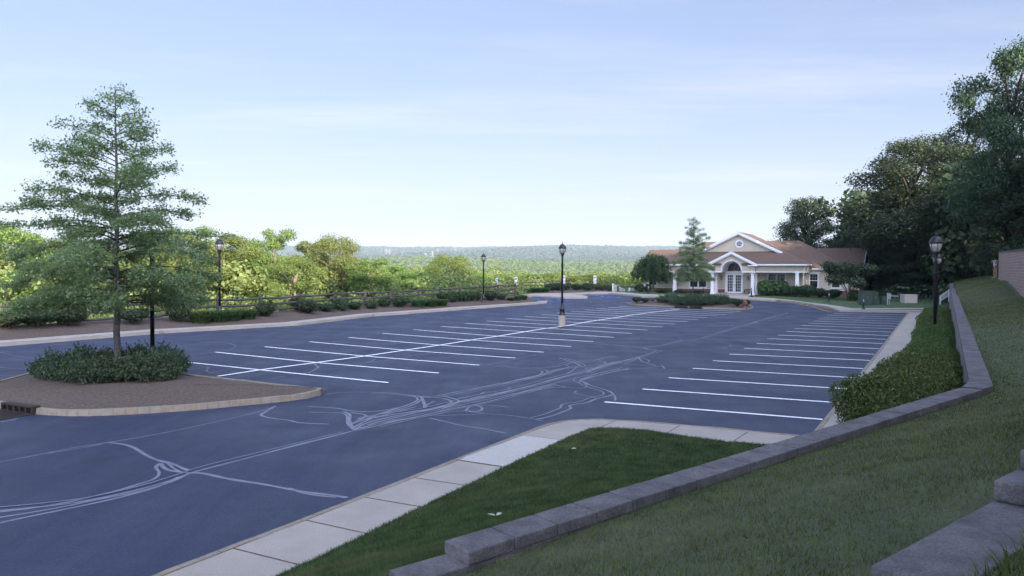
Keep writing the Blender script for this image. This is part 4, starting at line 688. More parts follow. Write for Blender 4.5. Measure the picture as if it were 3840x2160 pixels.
for x0, x1, g0, g1 in ((-.93,-.018,-.76,-.18),(-.014,.90,.15,.73)):
    d_ = MB().box(x0,g0,2.09,2.15,.03,2.355).box(g1,x1,2.09,2.15,.03,2.355).box(g0,g1,2.09,2.15,.03,.32).box(g0,g1,2.09,2.15,2.22,2.355); dd = mk('door', d_, 'white', B)
    mk('pane', MB().box(g0+.001,g1-.001,2.11,2.135,.321,2.219), 'window', dd); mu = MB()
    for k in (1,2): x = g0+(g1-g0)*k/3; mu.box(x-.014,x+.014,2.095,2.109,.321,2.219)
    for k in range(1,6): z = .32+1.9*k/6; mu.box(g0,g1,2.093,2.1085,z-.014,z+.014)
    mk('muntins', mu, 'white', dd)
    if x0 > -.5: mk('handle', MB().box(.02,.075,2.045,2.088,.92,1.18).tube([(.05,2.05,.98),(.05,2.02,1.0),(.12,2.02,1.0)], .014, 6), 'brass', dd)
for u in (-1.47,1.51):
    L = mk('wall_lantern', MB().box(u-.02,u+.02,2.0,2.199,2.02,2.06).box(u-.06,u+.06,2.18,2.199,1.85,2.1).lathe([(.0,2.12),(.02,2.08),(.15,1.98),(.15,1.955)],4,(u,1.98),True).lathe([(.12,1.70),(.12,1.68),(.03,1.62),(0,1.62)],4,(u,1.98),True).tube([(u-.085,1.895,1.69),(u-.092,1.888,1.97)], .012, 4).tube([(u+.085,1.895,1.69),(u+.092,1.888,1.97)], .012, 4).tube([(u+.085,2.065,1.69),(u+.092,2.072,1.97)], .012, 4), 'black', B)
    mk('lantern_glass', MB().lathe([(.09,1.70),(.125,1.95)],4,(u,1.98),True), 'lampglass', L)
def bthing(name, mb, mat, label, cat, smooth=False):
    o = mk(name, mb, mat, None, smooth=smooth); o.location = B.location; o.rotation_euler = (0,0,-TH); return tag(o, label, cat)
bthing('door_mat', MB().bbox(-.85,.62,1.2,1.95,-.005,.022,.008), 'matdark', 'dark rubber mat on the paving before the white double door', 'door mat')
def wpt(u, w, z=0): p = bw(u, w); return (p[0], p[1], BZ+z)
tc = thing('litter_bin', 'tan slatted litter bin beside the right pair of porch columns', 'bin', wpt(1.62,1.55), -TH)
mk('body', MB().bbox(-.27,.27,-.24,.24,.06,.58,.02), 'tan', tc); mk('lid', MB().bbox(-.29,.29,-.26,.26,.583,.66,.02), 'barkdark', tc); mks('panel', MB().box(-.22,-.02,-.262,-.243,.12,.52).box(.02,.22,-.262,-.243,.12,.52), 'barklight', tc); mk('foot', MB().box(-.24,.24,-.2,.2,-.02,.06), 'black', tc)
# ------------------------------------------------------------------ lamps
def lamp_proto():
    r = thing('lamp_post', 'x', 'street lamp')
    mk('base', MB().lathe([(.21,-.1),(.21,.05),(.19,.09),(.15,.16),(.135,.34),(.16,.37),(.16,.41),(.115,.46),(.09,.70),(.075,.76)],16), 'black', r, smooth=True)
    mk('pole', MB().lathe([(.068,.755),(.060,3.62),(.060,3.66)],14).lathe([(.085,3.05),(.085,3.10)],12), 'black', r, smooth=True)
    mk('collar', MB().lathe([(.062,3.662),(.09,3.70),(.065,3.74),(.11,3.81),(.145,3.85),(.12,3.862)],16), 'black', r, smooth=True)
    mk('lamp_globe', MB().lathe([(.115,3.863),(.150,3.92),(.19,4.05),(.205,4.168)],18), 'lampglass', r, smooth=True)
    cg = MB()
    for k in range(6): a = k*math.pi/3; cg.tube([(math.cos(a)*q*1.04, math.sin(a)*q*1.04, z) for q, z in ((.12,3.86),(.155,3.92),(.195,4.05),(.212,4.17))], .010, 4)
    mk('cage', cg, 'black', r); mk('lamp_cap', MB().lathe([(.205,4.169),(.235,4.18),(.235,4.235),(.215,4.25),(.205,4.29),(.16,4.37),(.10,4.43),(.05,4.455)],18), 'black', r, smooth=True); mk('finial', MB().lathe([(.045,4.456),(.02,4.48),(.035,4.51),(.012,4.54),(.012,4.57),(.004,4.61)],10), 'black', r, smooth=True); return r
LP = lamp_proto(); LG = 'black acorn lamp posts around the parking lot'
def lamp(u, vtop, Y, zb, label, s=None):
    p = yp(u, vtop, Y); s = s or (p[2]-zb)/4.61; return place(LP, (p[0],p[1],zb), label, random.uniform(0,1), s, LG)
pm = gp(*c7(834,741)); cb = thing('lamp_footing', 'round concrete footing under the lamp post among the stall lines', 'lamp footing', (pm[0],pm[1],0)); mk('footing', MB().lathe([(.225,-.1),(.225,.69),(.21,.705)],24), 'base', cb)
lamp(*z4(1827,118), float(pm[1]), .70, 'black lamp post on a concrete footing in the middle of the stalls'); lamp(568, 851, 25.2, .25, 'black lamp post half hidden behind the big pin oak on the kerbed island')
def onbed(u, off):
    az_ = ray(u,1080); t = az_[0]/az_[1]; O_ = offset(LK, off); best = None
    for a, b in zip(O_, O_[1:]):
        e = b-a; q = (a[0]-t*a[1])/(t*e[1]-e[0])
        if best is None or -.001 <= q <= 1.001: best = a+e*q
        if -.001 <= q <= 1.001: break
    return best if -.001 <= q <= 1.001 else O_[-2]+(O_[-1]-O_[-2])*q
p = onbed(z3(737,0)[0], 3.3); lamp(z3(716,0)[0], z3(0,215)[1], float(p[1]), G(p[1])+bedz(*p)-.02, 'black lamp post by the split rail fence, right of the big pin oak')
p = gpb(*zw(1385,855)); lamp(z4(1065,0)[0], z4(0,222)[1], float(p[1]), G(p[1])+bedz(p[0],p[1])-.03, 'black lamp post between clipped shrubs at the far end of the rail fence')
lamp(3511, 869, 31, .12, 'black lamp post rising from the yew hedge, nearer of the overlapping pair'); lamp(3532, 0, 43, .12, 'black lamp post half hidden behind the nearer post in the hedge', 1.0)
# ------------------------------------------------------------------ split-rail fences
def fence(label, posts, top=1.28, hts=(1.12,.72,.32), name='rail_fence'):
    r = thing(name, label, 'fence', tuple(posts[0])); o = Vector(posts[0])
    for p in posts: q = Vector(p)-o; mk('post', MB().bbox(q.x-.095,q.x+.095,q.y-.085,q.y+.085,q.z-.4,q.z+top+random.uniform(-.06,.05),.02), 'wood', r)
    for a, b in zip(posts, posts[1:]):
        a, b = Vector(a)-o, Vector(b)-o; d = (b-a).normalized()
        for h in hts:
            if random.random() < .04: continue
            A, Bq = a+Vector((0,0,h+random.uniform(-.04,.04)))-d*.06, b+Vector((0,0,h+random.uniform(-.04,.04)))+d*.06; pts = [A.lerp(Bq, t)+Vector((random.uniform(-.015,.015),0,random.uniform(-.02,.02)-.05*math.sin(math.pi*t))) for t in (0,.08,.3,.5,.7,.92,1)]
            mk('rail', MB().tube(pts, [.035,.075,.092,.084,.09,.075,.035], 6), 'wood', r)
    return r
fo = 4.15; fp = []
us = [817.4,977.3,1123.3,1252.2,1369.6,1475.7,1569.6,1649,1724,1798,1867,1931]; fp = [onbed(u, fo) for u in us]; st_ = fp[0]-fp[1]; fp = [fp[0]+st_*k for k in range(7,0,-1)]+fp
fence('long weathered split rail fence along the left edge of the lot', [(p[0],p[1],G(p[1])+bedz(*p)-.03) for p in fp])
def bz(u, vt, Y, top=1.28): q = yp(u, vt, Y); return (q[0], q[1], q[2]-top)
fence('sunlit rail fence section standing beyond the corner of the long fence', [bz(*zw(925,415),88), bz(*zw(1325,425),92), bz(*zw(1545,440),93), bz(*zw(1980,358),99)])
fence('rail fence along the far bed behind the accessible parking signs', [bz(1955,1052,95), bz(*z4(1655,497),97), bz(*z4(1880,501),99), bz(*z4(2090,505),100), bz(*z4(2215,515),101), bz(*z4(2262,545),102)])
# ------------------------------------------------------------------ signs, bollards, hydrant, drains, cabinets
def sign_proto():
    r = thing('parking_sign', 'x', 'sign'); mk('post', MB().box(-.035,.035,0,.05,-.2,1.62), 'barkdark', r)
    a = mk('sign_panel', MB().bbox(-.16,.16,-.022,-.004,1.22,1.72,.006), 'signwhite', r); mk('blue_symbol', MB().box(-.11,.11,-.028,-.0225,1.40,1.62), 'signblue', a)
    wc = MB().tube([(.02+.055*math.cos(t),-.031,1.47+.055*math.sin(t)) for t in np.linspace(2.0,7.0,12)], .010, 4).tube([(-.02,-.031,1.575),(-.012,-.031,1.49),(.045,-.031,1.49),(.075,-.031,1.44)], .011, 4).lathe([(.001,1.585),(.018,1.59),(.018,1.61),(.001,1.615)],8,(-.02,-.03)); mk('symbol', wc, 'signwhite', a)
    b = mk('penalty_panel', MB().bbox(-.16,.16,-.022,-.004,.86,1.19,.006), 'signwhite', r); tx = MB()
    for k in range(5): tx.box(-.11+.02*(k%2),.11-.015*(k%3),-.026,-.0225,1.13-k*.055,1.155-k*.055)
    mk('red_lettering', tx, 'signred', b); return r
SP = sign_proto(); SG = 'blue and white accessible parking signs'
for (x, y0, y1), lb in (((1195,470,603),'white and blue parking sign right of the far lamp post, before the fence corner'),((1378,460,617),'white and blue parking sign beside the last post of the long rail fence'),((1840,447,600),'white and blue parking sign partly hidden by the lamp post on the footing'),((2140,447,600),'white and blue parking sign left of the white stair railing')):
    p = gp(*z4(x,y1), .15); t = yp(*z4(x,y0), p[1]); place(SP, (p[0],p[1],G(p[1])+.13), lb, -.2, (1,1,(t[2]-G(p[1])-.13)/1.72), SG)
def bollard_proto():
    r = thing('bollard_light', 'x', 'bollard'); mk('base', MB().lathe([(.17,-.05),(.17,.03),(.15,.06),(.10,.12),(.085,.2)],14), 'black', r, smooth=True); mk('shaft', MB().lathe([(.08,.201),(.065,.66)],12), 'black', r, smooth=True)
    mk('lens', MB().lathe([(.06,.661),(.06,.84)],12), 'lampglass', r, smooth=True); mk('cap', MB().lathe([(.07,.841),(.07,.87),(.05,.92),(.015,.94),(.01,.98)],12), 'black', r, smooth=True); return r
BP = bollard_proto(); BG = 'black bollard lights along the clubhouse walk'
for pxy, lb in ((q1(112,725),'black bollard light in front of the white stair railing'),(q1(850,787),'black bollard light on a round pad before the weeping tree'),(q1(2175,797),'black bollard light behind the island tree, left of the porch columns'),(q4(1560,1088),'black bollard light beside the litter bin at the porch'),(q2(1345,987),'black bollard light on the grass strip before the multi-stem tree'),(q2(2175,1153),'black bollard light on the walk before the green utility cabinets'),(c7(430,200),'black bollard light behind the grass clump at the far rail fence')):
    p = gp(*pxy, .14); place(BP, (p[0],p[1],G(p[1])+.13), lb, 0, 1.0, BG)
p = gp(*z5(1272,857), .2); hy = thing('fire_hydrant', 'faded red fire hydrant on the far island', 'fire hydrant', (p[0],p[1],G(p[1])+.13))
mk('barrel', MB().lathe([(.19,-.05),(.19,.04),(.13,.06),(.13,.42),(.19,.44),(.19,.48)],14), 'red', hy, smooth=True); mk('bonnet', MB().lathe([(.17,.481),(.165,.55),(.12,.64),(.05,.68),(.05,.72),(.035,.76)],14), 'red', hy, smooth=True)
def sidecap(d, s): M = Matrix.Rotation(math.pi/2, 4, 'Y') if d == 'x' else Matrix.Rotation(-math.pi/2, 4, 'X'); m = MB().lathe([(.06,.10),(.06,.17),(.085,.18),(.085,.22),(.03,.24)],10); m.v = [tuple((M @ Vector(q))*(1 if d != 'x' else 1)*1.0+Vector((0,0,.36))) if s > 0 else tuple(Vector((-1,1,1))*(M @ Vector(q))+Vector((0,0,.36))) if False else tuple(Vector(((M @ Vector(q)).x*s,(M @ Vector(q)).y*s,(M @ Vector(q)).z+.36))) for q in m.v]; return m
mk('outlet_cap', sidecap('x',1), 'red', hy); mk('outlet_cap', sidecap('x',-1), 'red', hy); mk('outlet_cap', sidecap('y',-1), 'red', hy)
def drain(p, q, label, grate=True):
    a, b = xy(gp(*p)), xy(gp(*q)); e = (b-a)/np.linalg.norm(b-a); L = np.linalg.norm(b-a); rz = math.atan2(e[1],e[0]); r = thing('storm_drain', label, 'drain', (a[0],a[1],G(a[1])), rz)
    h = MB().box(0,L,-.05,.02,.155,.20).box(0,L,-.05,.02,-.02,.02); n = 5
    for k in range(n+1): x = k*(L-.05)/n; h.box(x,x+.05,-.05,.02,.021,.154)
    h.box(0,L,.021,.16,.155,.20); mk('curb_hood', h, 'iron', r); mk('opening_shade', MB().box(.02,L-.02,.025,.06,.0,.154), 'dark', r)  # solid black block stands in for the shade inside the slots
    if grate:
        g = MB().box(0,L,-.11,-.06,.006,.022).box(0,L,-.80,-.75,.006,.022).box(0,.05,-.75,-.11,.006,.022).box(L-.05,L,-.75,-.11,.006,.022)
        for k in range(14): x = .07+k*(L-.14)/13; g.box(x-.016,x+.016,-.749,-.111,.006,.020)
        mk('grate', g, 'iron', r); mk('pit_shade', MB().box(.051,L-.051,-.749,-.111,.002,.0045), 'dark', r)  # thin black sheet on the asphalt stands in for shade below the grate
drain(c8(30,690), c8(345,737), 'rusty iron storm drain set in the kerb of the near island'); drain(z5(590,864), z5(716,868), 'iron storm drain in the far island kerb, left of the pair', False); drain(z5(735,869), z5(858,872), 'iron storm drain in the far island kerb, right of the pair', False)
def cab(pxl, pxr, ytop, depth, label, mat, name='utility_cabinet', lidh=.06, doors=True, cat='utility box'):
    a, b = gp(*pxl, .13), gp(*pxr, .13); Y = (a[1]+b[1])/2; w = abs(b[0]-a[0]); h = yp(pxl[0], ytop, Y)[2]-(G(Y)+.12); r = thing(name, label, cat, ((a[0]+b[0])/2,Y+depth/2,G(Y)+.12), 0)
    mk('body', MB().bbox(-w/2,w/2,-depth/2,depth/2,-.1,h-lidh-.003,.02), mat, r); mk('lid', MB().bbox(-w/2-.03,w/2+.03,-depth/2-.03,depth/2+.03,h-lidh,h,.02), mat, r)
    if doors: mk('door', MB().bbox(-w*.45,-.01,-depth/2-.02,-depth/2-.002,.06,h-lidh-.06,.006).bbox(.01,w*.45,-depth/2-.02,-depth/2-.002,.06,h-lidh-.06,.006), mat, r); mk('handle', MB().box(-.03,.03,-depth/2-.05,-depth/2-.021,h*.5,h*.5+.16), 'steel', r)
    return r
cab(q3(222,1062), q3(470,1062), q3(0,715)[1], .9, 'tall green utility cabinet, left and nearer of the joined pair', 'utilgreen'); cab(q3(475,1050), q3(600,1050), q3(0,735)[1], .8, 'tall green utility cabinet joined to the right of the taller one', 'utilgreen'); cab(q3(685,1048), q3(800,1048), q3(0,840)[1], .5, 'small green utility box left of the grey meter pedestal', 'utilgreen'); cab(q3(1250,1008), q3(1535,1006), q3(0,803)[1], .9, 'pale pinkish utility box on the grass by the wood edge', 'pinkbox', doors=False)
p = gp(*q3(870,1050), .13); me_ = thing('meter_pedestal', 'grey electric meter pedestal on two posts right of the small green box', 'meter', (p[0],p[1],G(p[1])+.12))
mk('post', MB().bbox(-.24,-.14,-.05,.05,-.1,1.12,.01), 'utilgrey', me_); mk('post', MB().bbox(.14,.24,-.05,.05,-.1,1.15,.01), 'utilgrey', me_); mk('panel', MB().bbox(-.138,.138,-.04,.03,.55,1.08,.01), 'utilgrey', me_); mk('meter', MB().lathe([(.001,0),(.08,0),(.08,.08),(.06,.1)],14,(0,0)), 'steel', me_); me_.children[-1].rotation_euler = (math.pi/2,0,0); me_.children[-1].location = (.03,-.04,.85); mk('conduit', MB().tube([(0,-.06,.55),(0,-.06,-.1)], .03, 8), 'utilgrey', me_)
p = gp(*q3(1197,1003), .13); o = tag(mk('marker_post', MB().bbox(-.06,.06,-.05,.05,-.1,.62,.02).bbox(-.13,-.07,-.04,.04,-.1,.5,.02), 'utilgrey', loc=(p[0],p[1],G(p[1])+.12)), 'short grey marker post left of the pinkish utility box', 'post')
# handrails
def railing(name, label, a, b, hgt, n, bottom=None):
    a, b = Vector(a), Vector(b); r = thing(name, label, 'railing', a); d = b-a
    mk('top_rail', MB().tube([(0,0,hgt), (d.x,d.y,d.z+hgt)], .035, 6), 'white', r); mk('bottom_rail', MB().tube([(0,0,.12), (d.x,d.y,d.z+.12)], .025, 6), 'white', r)
    for t in (0, 1): q = d*t; mk('post', MB().bbox(q.x-.05,q.x+.05,q.y-.05,q.y+.05,q.z-.5,q.z+hgt+.06,.01), 'white', r)
    m = MB()
    for k in range(1, n): q = d*(k/n); m.box(q.x-.016,q.x+.016,q.y-.016,q.y+.016,q.z+.12,q.z+hgt)
    mk('balusters', m, 'white', r)
a = yp(*q3(2098,1000),72); b = yp(*q3(2312,850),72); railing('stair_railing', 'white stair railing climbing to the far end of the retaining wall', a, b, 1.0*(a[2]*0+.63), 9)
p = gp(*c7(1600,212), .15); railing('stair_railing', 'white picket stair railing descending behind the bollard at the far lot corner', (p[0],p[1],G(p[1])+.1), (p[0]+1.55,p[1]+1.2,G(p[1])-.60), .95, 13)
p = gp(*q1(405,738), .1); railing('stair_railing', 'low white stair railing end left of the clubhouse hedge', (p[0],p[1]+.8,G(p[1])-.45), (p[0]+1.15,p[1]+1.4,G(p[1])-.62), .95, 8)
# pinkish block wall by the upper lawn
e0 = yp(*((3743,1049)),56); e1_ = yp(3840,1094,37); dW = (xy(e1_)-xy(e0)); ex = xy(e1_)+dW*.6
bwr = thing('block_wall', 'tall pinkish block wall at the right edge of the upper lawn', 'retaining wall'); pts = [xy(e0), xy(e1_), ex]; zt = [4.93,4.6,4.4]; m = MB()
for p, z in zip(pts, zt): m.v += [(p[0],p[1],1.6),(p[0],p[1],z)]
for k in range(2): m.f.append((2*k,2*k+1,2*k+3,2*k+2))
o = mk('wall_face', m, 'brickblock', bwr); uvwall(o, pts, 0)
pin = RV[:2]*.5; m = MB(); m.quad((*pts[0],1.6),(*pts[0],4.93),(*(pts[0]+pin+DV[:2]*.0),4.93),(*(pts[0]+pin),1.6)); o = mk('wall_end', m, 'brickblock', bwr); uvwall(o, [pts[0],pts[0]+pin]); m = MB()
for p, z in zip(pts, zt): m.v += [(*(p-RV[:2]*.04),z),(*(p-RV[:2]*.04),z+.09),(*(p+pin),z+.09),(*(p+pin),z)]
for k in range(2):
    for j in range(4): m.f.append((4*k+j,4*k+(j+1)%4,4*k+4+(j+1)%4,4*k+4+j))
m.f += [(0,1,2,3),(8,9,10,11)]; mk('coping', m, 'capstone', bwr)
# ------------------------------------------------------------------ person at the wall end
def skin(name, V, Ed, R, mat, parent, sub=2):
    me = bpy.data.meshes.new(name+'_cage'); me.from_pydata(V, Ed, []); o = bpy.data.objects.new(name+'_cage', me); COL.objects.link(o)
    o.modifiers.new('s','SKIN'); sv = me.skin_vertices[0].data
    for k, r in enumerate(R): sv[k].radius = r if hasattr(r,'__len__') else (r,r)
    sv[0].use_root = True; m = o.modifiers.new('u','SUBSURF'); m.levels = sub; m.render_levels = sub; dg = bpy.context.evaluated_depsgraph_get(); dg.update()
    nm = bpy.data.meshes.new_from_object(o.evaluated_get(dg)); bpy.data.objects.remove(o); nm.materials.clear(); nm.materials.append(MATS[mat]); return link(name, nm, parent, smooth=True)
pf = yp(3738, 1044.6, 57.6); pe = thing('person', 'person in white top and beige shorts by the pinkish wall, raising a phone', 'person', (pf[0]-.14,pf[1],pf[2]), .25)
V = [(0,0,.88),(0,0,1.06),(-.005,0,1.25),(0,0,1.37),(-.015,0,1.43),(-.03,0,1.51),(-.035,0,1.585)]; Ed = [(i,i+1) for i in range(6)]; R = [(.105,.15),(.095,.13),(.11,.16),(.06,.10),(.05,.05),(.088,.078),(.075,.068)]
def ch(root, pts, rs):
    p = root
    for q, r in zip(pts, rs): V.append(q); R.append(r); Ed.append((p, len(V)-1)); p = len(V)-1
    return p
for s_ in (-1, 1):
    ch(0, [(0,s_*.09,.80),(-.015*s_,s_*.095,.46),(.03*s_+.01,s_*.1,.10),(-.05,s_*.105,.045),(-.13,s_*.11,.035)], [.085,.055,.038,.036,.03])
    w_ = ch(3, [(0,s_*.165,1.345),(-.13,s_*.20,1.17),(-.27,s_*.12,1.27),(-.33,s_*.06,1.32)], [.055,.042,.030,.032])
    for k in range(4): ch(w_, [(-.36,s_*(.06-.02*k*.4)-.0,1.335+.018*(k-1.5)),(-.395,s_*(.045-.008*k),1.34+.02*(k-1.5)),(-.40,s_*(.02-.004*k),1.345+.02*(k-1.5))], [.010,.009,.008])
    ch(w_, [(-.34,s_*.03,1.36),(-.365,s_*.015,1.375)], [.011,.009])
V.append((-.125,0,1.53)); R.append(.014); Ed.append((5,len(V)-1)); skin('body', V, Ed, R, 'skin', pe)
V, Ed, R = [(0,0,.90),(0,0,1.06),(-.005,0,1.25),(0,0,1.375)], [(0,1),(1,2),(2,3)], [(.125,.165),(.112,.15),(.125,.178),(.075,.12)]
for s_ in (-1,1): ch(3, [(0,s_*.17,1.345),(-.075,s_*.188,1.255)], [.066,.058])
skin('shirt', V, Ed, R, 'shirt', pe); V, Ed, R = [(0,0,.90),(0,0,.80)], [(0,1)], [(.118,.162),(.118,.165)]
for s_ in (-1,1): ch(1, [(0,s_*.095,.68),(-.01*s_,s_*.1,.52)], [.098,.088])
skin('shorts', V, Ed, R, 'shorts', pe); mk('hair', MB().lathe([(.001,1.665),(.06,1.655),(.095,1.61),(.10,1.55),(.085,1.50)],14,(-.018,0)), 'hair', pe, smooth=True)
for s_ in (-1,1): mk('shoe', MB().bbox(-.17,.06,s_*.105-.045,s_*.105+.045,0,.085,.03), 'shoe', pe); mk('eye', MB().lathe([(.001,-.01),(.01,0),(.001,.01)],8,(-.118,s_*.032)), 'dark', pe); pe.children[-1].location.z = 1.56; mk('ear', MB().bbox(-.02,.02,s_*.085-.008,s_*.085+.008,1.51,1.57,.006), 'skin', pe)
o = tag(mk('phone', MB().bbox(-.012,.0,-.04,.04,-.075,.075,.005), 'dark', loc=(pf[0]-.14-.40*math.cos(.25),pf[1]-.40*math.sin(.25),pf[2]+1.36)), 'dark phone held up by the person at the wall end', 'phone'); o.rotation_euler = (0,0,.25)
# ------------------------------------------------------------------ terrain
pF1, pF2 = xy(bz(1955,1052,95)), xy(bz(*z4(2262,545),102)); fD = (pF2-pF1)/np.linalg.norm(pF2-pF1); fN = np.array([-fD[1],fD[0]])
def sst(x, a, b): t = np.clip((x-a)/(b-a), 0, 1); return t*t*(3-2*t)
Gv = np.vectorize(G)
def wob(x, y, k=1.0): return np.sin(x*.0031*k+1.3)*np.cos(y*.0023*k+.4)+.5*np.sin(x*.0071*k-y*.0049*k+2)+.25*np.sin(x*.017*k+y*.013*k)
def T(x, y):
    x = np.asarray(x, float); y = np.asarray(y, float); dist = np.hypot(x, y); s_ = np.maximum((x-LKa[0])*LN[0]+(y-LKa[1])*LN[1]-5.0, (x-pF1[0])*fN[0]+(y-pF1[1])*fN[1]-1.5)
    n = x*RV[0]+y*RV[1]; t = x*DV[0]+y*DV[1]; g = np.minimum(Gv(np.clip(y, -50, 130)), 2.2)
    inside = g-.12; edge = g+.55; fall = edge-.30*np.clip(s_, 0, 62)+.0*s_
    T2 = np.interp(dist, [0,150,400,620,900,1250,1550,1850,2600,3500,3900,5000,9000], [-18,-20,-26,-24,-8,12,-2,4,40,88,96,60,20])+wob(x,y)*np.interp(dist,[200,700,1200,3000],[1,5,7,11])
    az = x/np.maximum(1,y); T2 = T2+np.where((dist>2400), 9*np.sin(az*9+1.0)+5*np.sin(az*23+.5), 0)*sst(dist,2400,3400)
    out = np.where(s_ < 60, fall, fall+(T2-fall)*sst(s_, 60, 180)); base = np.where(s_ < -1, inside, np.where(s_ < 0, inside+(edge-inside)*(s_+1), out))
    hillz = .9+sst(n,3.7,4.6)*3.3*sst(t,22,30)*(1-sst(t,66,74))+sst(n,4,14)*2.2*(1-sst(t,22,30)*(1-sst(t,66,74)))+.15*np.clip(n-6,0,70)
    w = sst(n,.75,.95)*(1-sst(t,76,96)*.85); w = np.where(t < -9, sst(n,-2,6), w)
    return np.where(s_ > -1, base, base+(hillz-base)*np.maximum(w, sst(n,10,40)))
na = 260; rad = np.r_[np.linspace(0.5, 60, 90), np.linspace(62, 220, 70), np.geomspace(225, 9000, 80)]; ang = np.r_[np.linspace(-1.0, 1.0, 190), np.linspace(1.04, 2*math.pi-1.04, 70)]; na = len(ang)
AA, RR2 = np.meshgrid(ang, rad, indexing='ij'); xx, yy = (np.sin(AA)*RR2).ravel(), (np.cos(AA)*RR2).ravel(); zz = T(xx, yy); nr = len(rad)
I, J = np.meshgrid(np.arange(na), np.arange(nr-1), indexing='ij'); I2_ = (I+1) % na; F = np.stack([I*nr+J, I*nr+J+1, I2_*nr+J+1, I2_*nr+J], -1).reshape(-1,4)
struct(mknp('terrain', np.stack([xx,yy,zz],1), F[:, ::-1], 'forestfloor', smooth=True))
# ------------------------------------------------------------------ far forests (nobody could count these crowns)
def canopy(name, d0, d1, a0, a1, sp, hgt, rad_, nq, size, mat, keep=None, flat=.8, seed=1, top=None):
    rng = np.random.default_rng(seed); N_ = int((a1-a0)*(d1*d1-d0*d0)/2/(sp*sp)); d = np.sqrt(rng.uniform(d0*d0, d1*d1, N_)); a = rng.uniform(a0, a1, N_); x, y = np.sin(a)*d, np.cos(a)*d
    if keep is not None: k = keep(x, y); x, y = x[k], y[k]
    z = T(x, y); hh = hgt*rng.uniform(.75, 1.2, len(x))
    if top is not None: hh = np.maximum(2.5, CH+top(x,y)*y-z+(wob(x,y,30)-1.0)*.006*np.hypot(x,y)-np.abs(rng.normal(0,.008,len(x)))*np.hypot(x,y))
    r = rad_*rng.uniform(.7, 1.3, len(x)); m = len(x)*nq; ii = np.repeat(np.arange(len(x)), nq); dr = rng.normal(size=(m,3)); dr[:,2] = np.abs(dr[:,2])*1.1-.35; dr /= np.linalg.norm(dr,axis=1)[:,None]
    P = np.stack([x,y,z+hh-r*flat],1)[ii]+dr*r[ii][:,None]*np.array([1,1,flat])*(.75+.35*rng.uniform(0,1,m))[:,None]; v, f = leafquads(P, dr+rng.normal(size=(m,3))*.35, size, .7, rng); return tag(mknp(name, v, f, mat), kind='stuff')
sfar = lambda x, y: np.maximum((x-LKa[0])*LN[0]+(y-LKa[1])*LN[1]-5.0, (x-pF1[0])*fN[0]+(y-pF1[1])*fN[1]-1.5)
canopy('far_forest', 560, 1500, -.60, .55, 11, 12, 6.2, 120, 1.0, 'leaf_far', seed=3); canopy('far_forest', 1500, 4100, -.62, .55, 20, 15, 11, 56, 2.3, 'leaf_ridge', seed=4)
ATOP = lambda x, y: np.interp(x/np.maximum(1,y), [(q*1.49068-1920)/FPX for q in (0,400,600,900,1000,1200,1600,1750)], [(1009-q*1.49068)/FPX for q in (616,620,636,656,664,674,677,684)])
canopy('valley_woods', 66, 240, -.62, .30, 5.2, 13.0, 3.0, 520, .19, 'leaf_valley', keep=lambda x,y: (sfar(x,y) > 11), top=ATOP, seed=5)
canopy('valley_woods', 240, 560, -.55, .50, 9.5, 13.0, 4.6, 190, .5, 'leaf_valley', seed=7)
canopy('undergrowth', 38, 150, -.62, .30, 2.6, 2.3, 1.5, 130, .13, 'leaf_valley', keep=lambda x,y: (sfar(x,y) > 2.2) & (sfar(x,y) < 20), seed=6)
# ------------------------------------------------------------------ woods on the hill to the right and behind the viewpoint, with some trees added for their shade
def hillwoods(name, pts, h, r, nq, size, mat, seed):
    rng = np.random.default_rng(seed); x = np.array([p[0] for p in pts]); y = np.array([p[1] for p in pts]); z = T(x,y); hh = np.array([p[2] if len(p) > 2 else h for p in pts])*rng.uniform(.9,1.1,len(x)); nb = 16; P = []; D = []
    for k in range(len(x)):
        c = np.stack([rng.normal(0,r*.5,nb), rng.normal(0,r*.5,nb), rng.uniform(.22,.95,nb)*hh[k]],1)+np.array([x[k],y[k],z[k]]); m = nq//nb; d = rng.normal(size=(nb*m,3)); d /= np.linalg.norm(d,axis=1)[:,None]
        P.append(np.repeat(c,m,0)+d*(r*.42*rng.uniform(.6,1.1,nb*m))[:,None]); D.append(d+rng.normal(size=d.shape)*.5)
    v, f = leafquads(np.concatenate(P), np.concatenate(D), size, .7, rng); t = MB()
    o = mknp(name, v, f, mat)
    for k in range(len(x)): t.tube([(x[k],y[k],z[k]-.5),(x[k],y[k],z[k]+hh[k]*.7)], [.28,.08], 6)
    bm = bmesh.new(); bm.from_mesh(o.data); o2 = bpy.data.meshes.new('t'); o2.from_pydata(t.v, [], t.f); bm.from_mesh(o2); bm.to_mesh(o.data); bm.free(); return tag(o, kind='stuff')
rr3 = random.Random(5)
SHADE = [(rr3.uniform(24,64), rr3.uniform(-48,22), 21.5) for _ in range(64)]+[(rr3.uniform(10,30), rr3.uniform(-50,-14), 20) for _ in range(26)]
SHADE = [p for p in SHADE if RN(p) > 14 or p[1] < -12]+[(rr3.uniform(6,15), rr3.uniform(-9,-2.5), rr3.uniform(8,11)) for _ in range(9)]  # plus unseen trees added beside the viewpoint to darken the near lawn
hillwoods('hill_shade_woods', SHADE, 19, 4.6, 1000, .62, 'leaf_dark', 11)
hillwoods('hill_shade_woods', [(rr3.uniform(38,80), rr3.uniform(22,66)) for _ in range(15)]+[(49,58,6.5),(53,55,6.5),(46,62,6)], 14, 4.0, 1900, .29, 'leaf_dark', 15)  # low trees at the end added to shade the clubhouse wing wall
hillwoods('wood_edge', [p for p in [(rr3.uniform(46,95), rr3.uniform(70,135)) for _ in range(90)] if p[0]/p[1] > .47], 13, 4.2, 2400, .36, 'leaf_dark', 12)
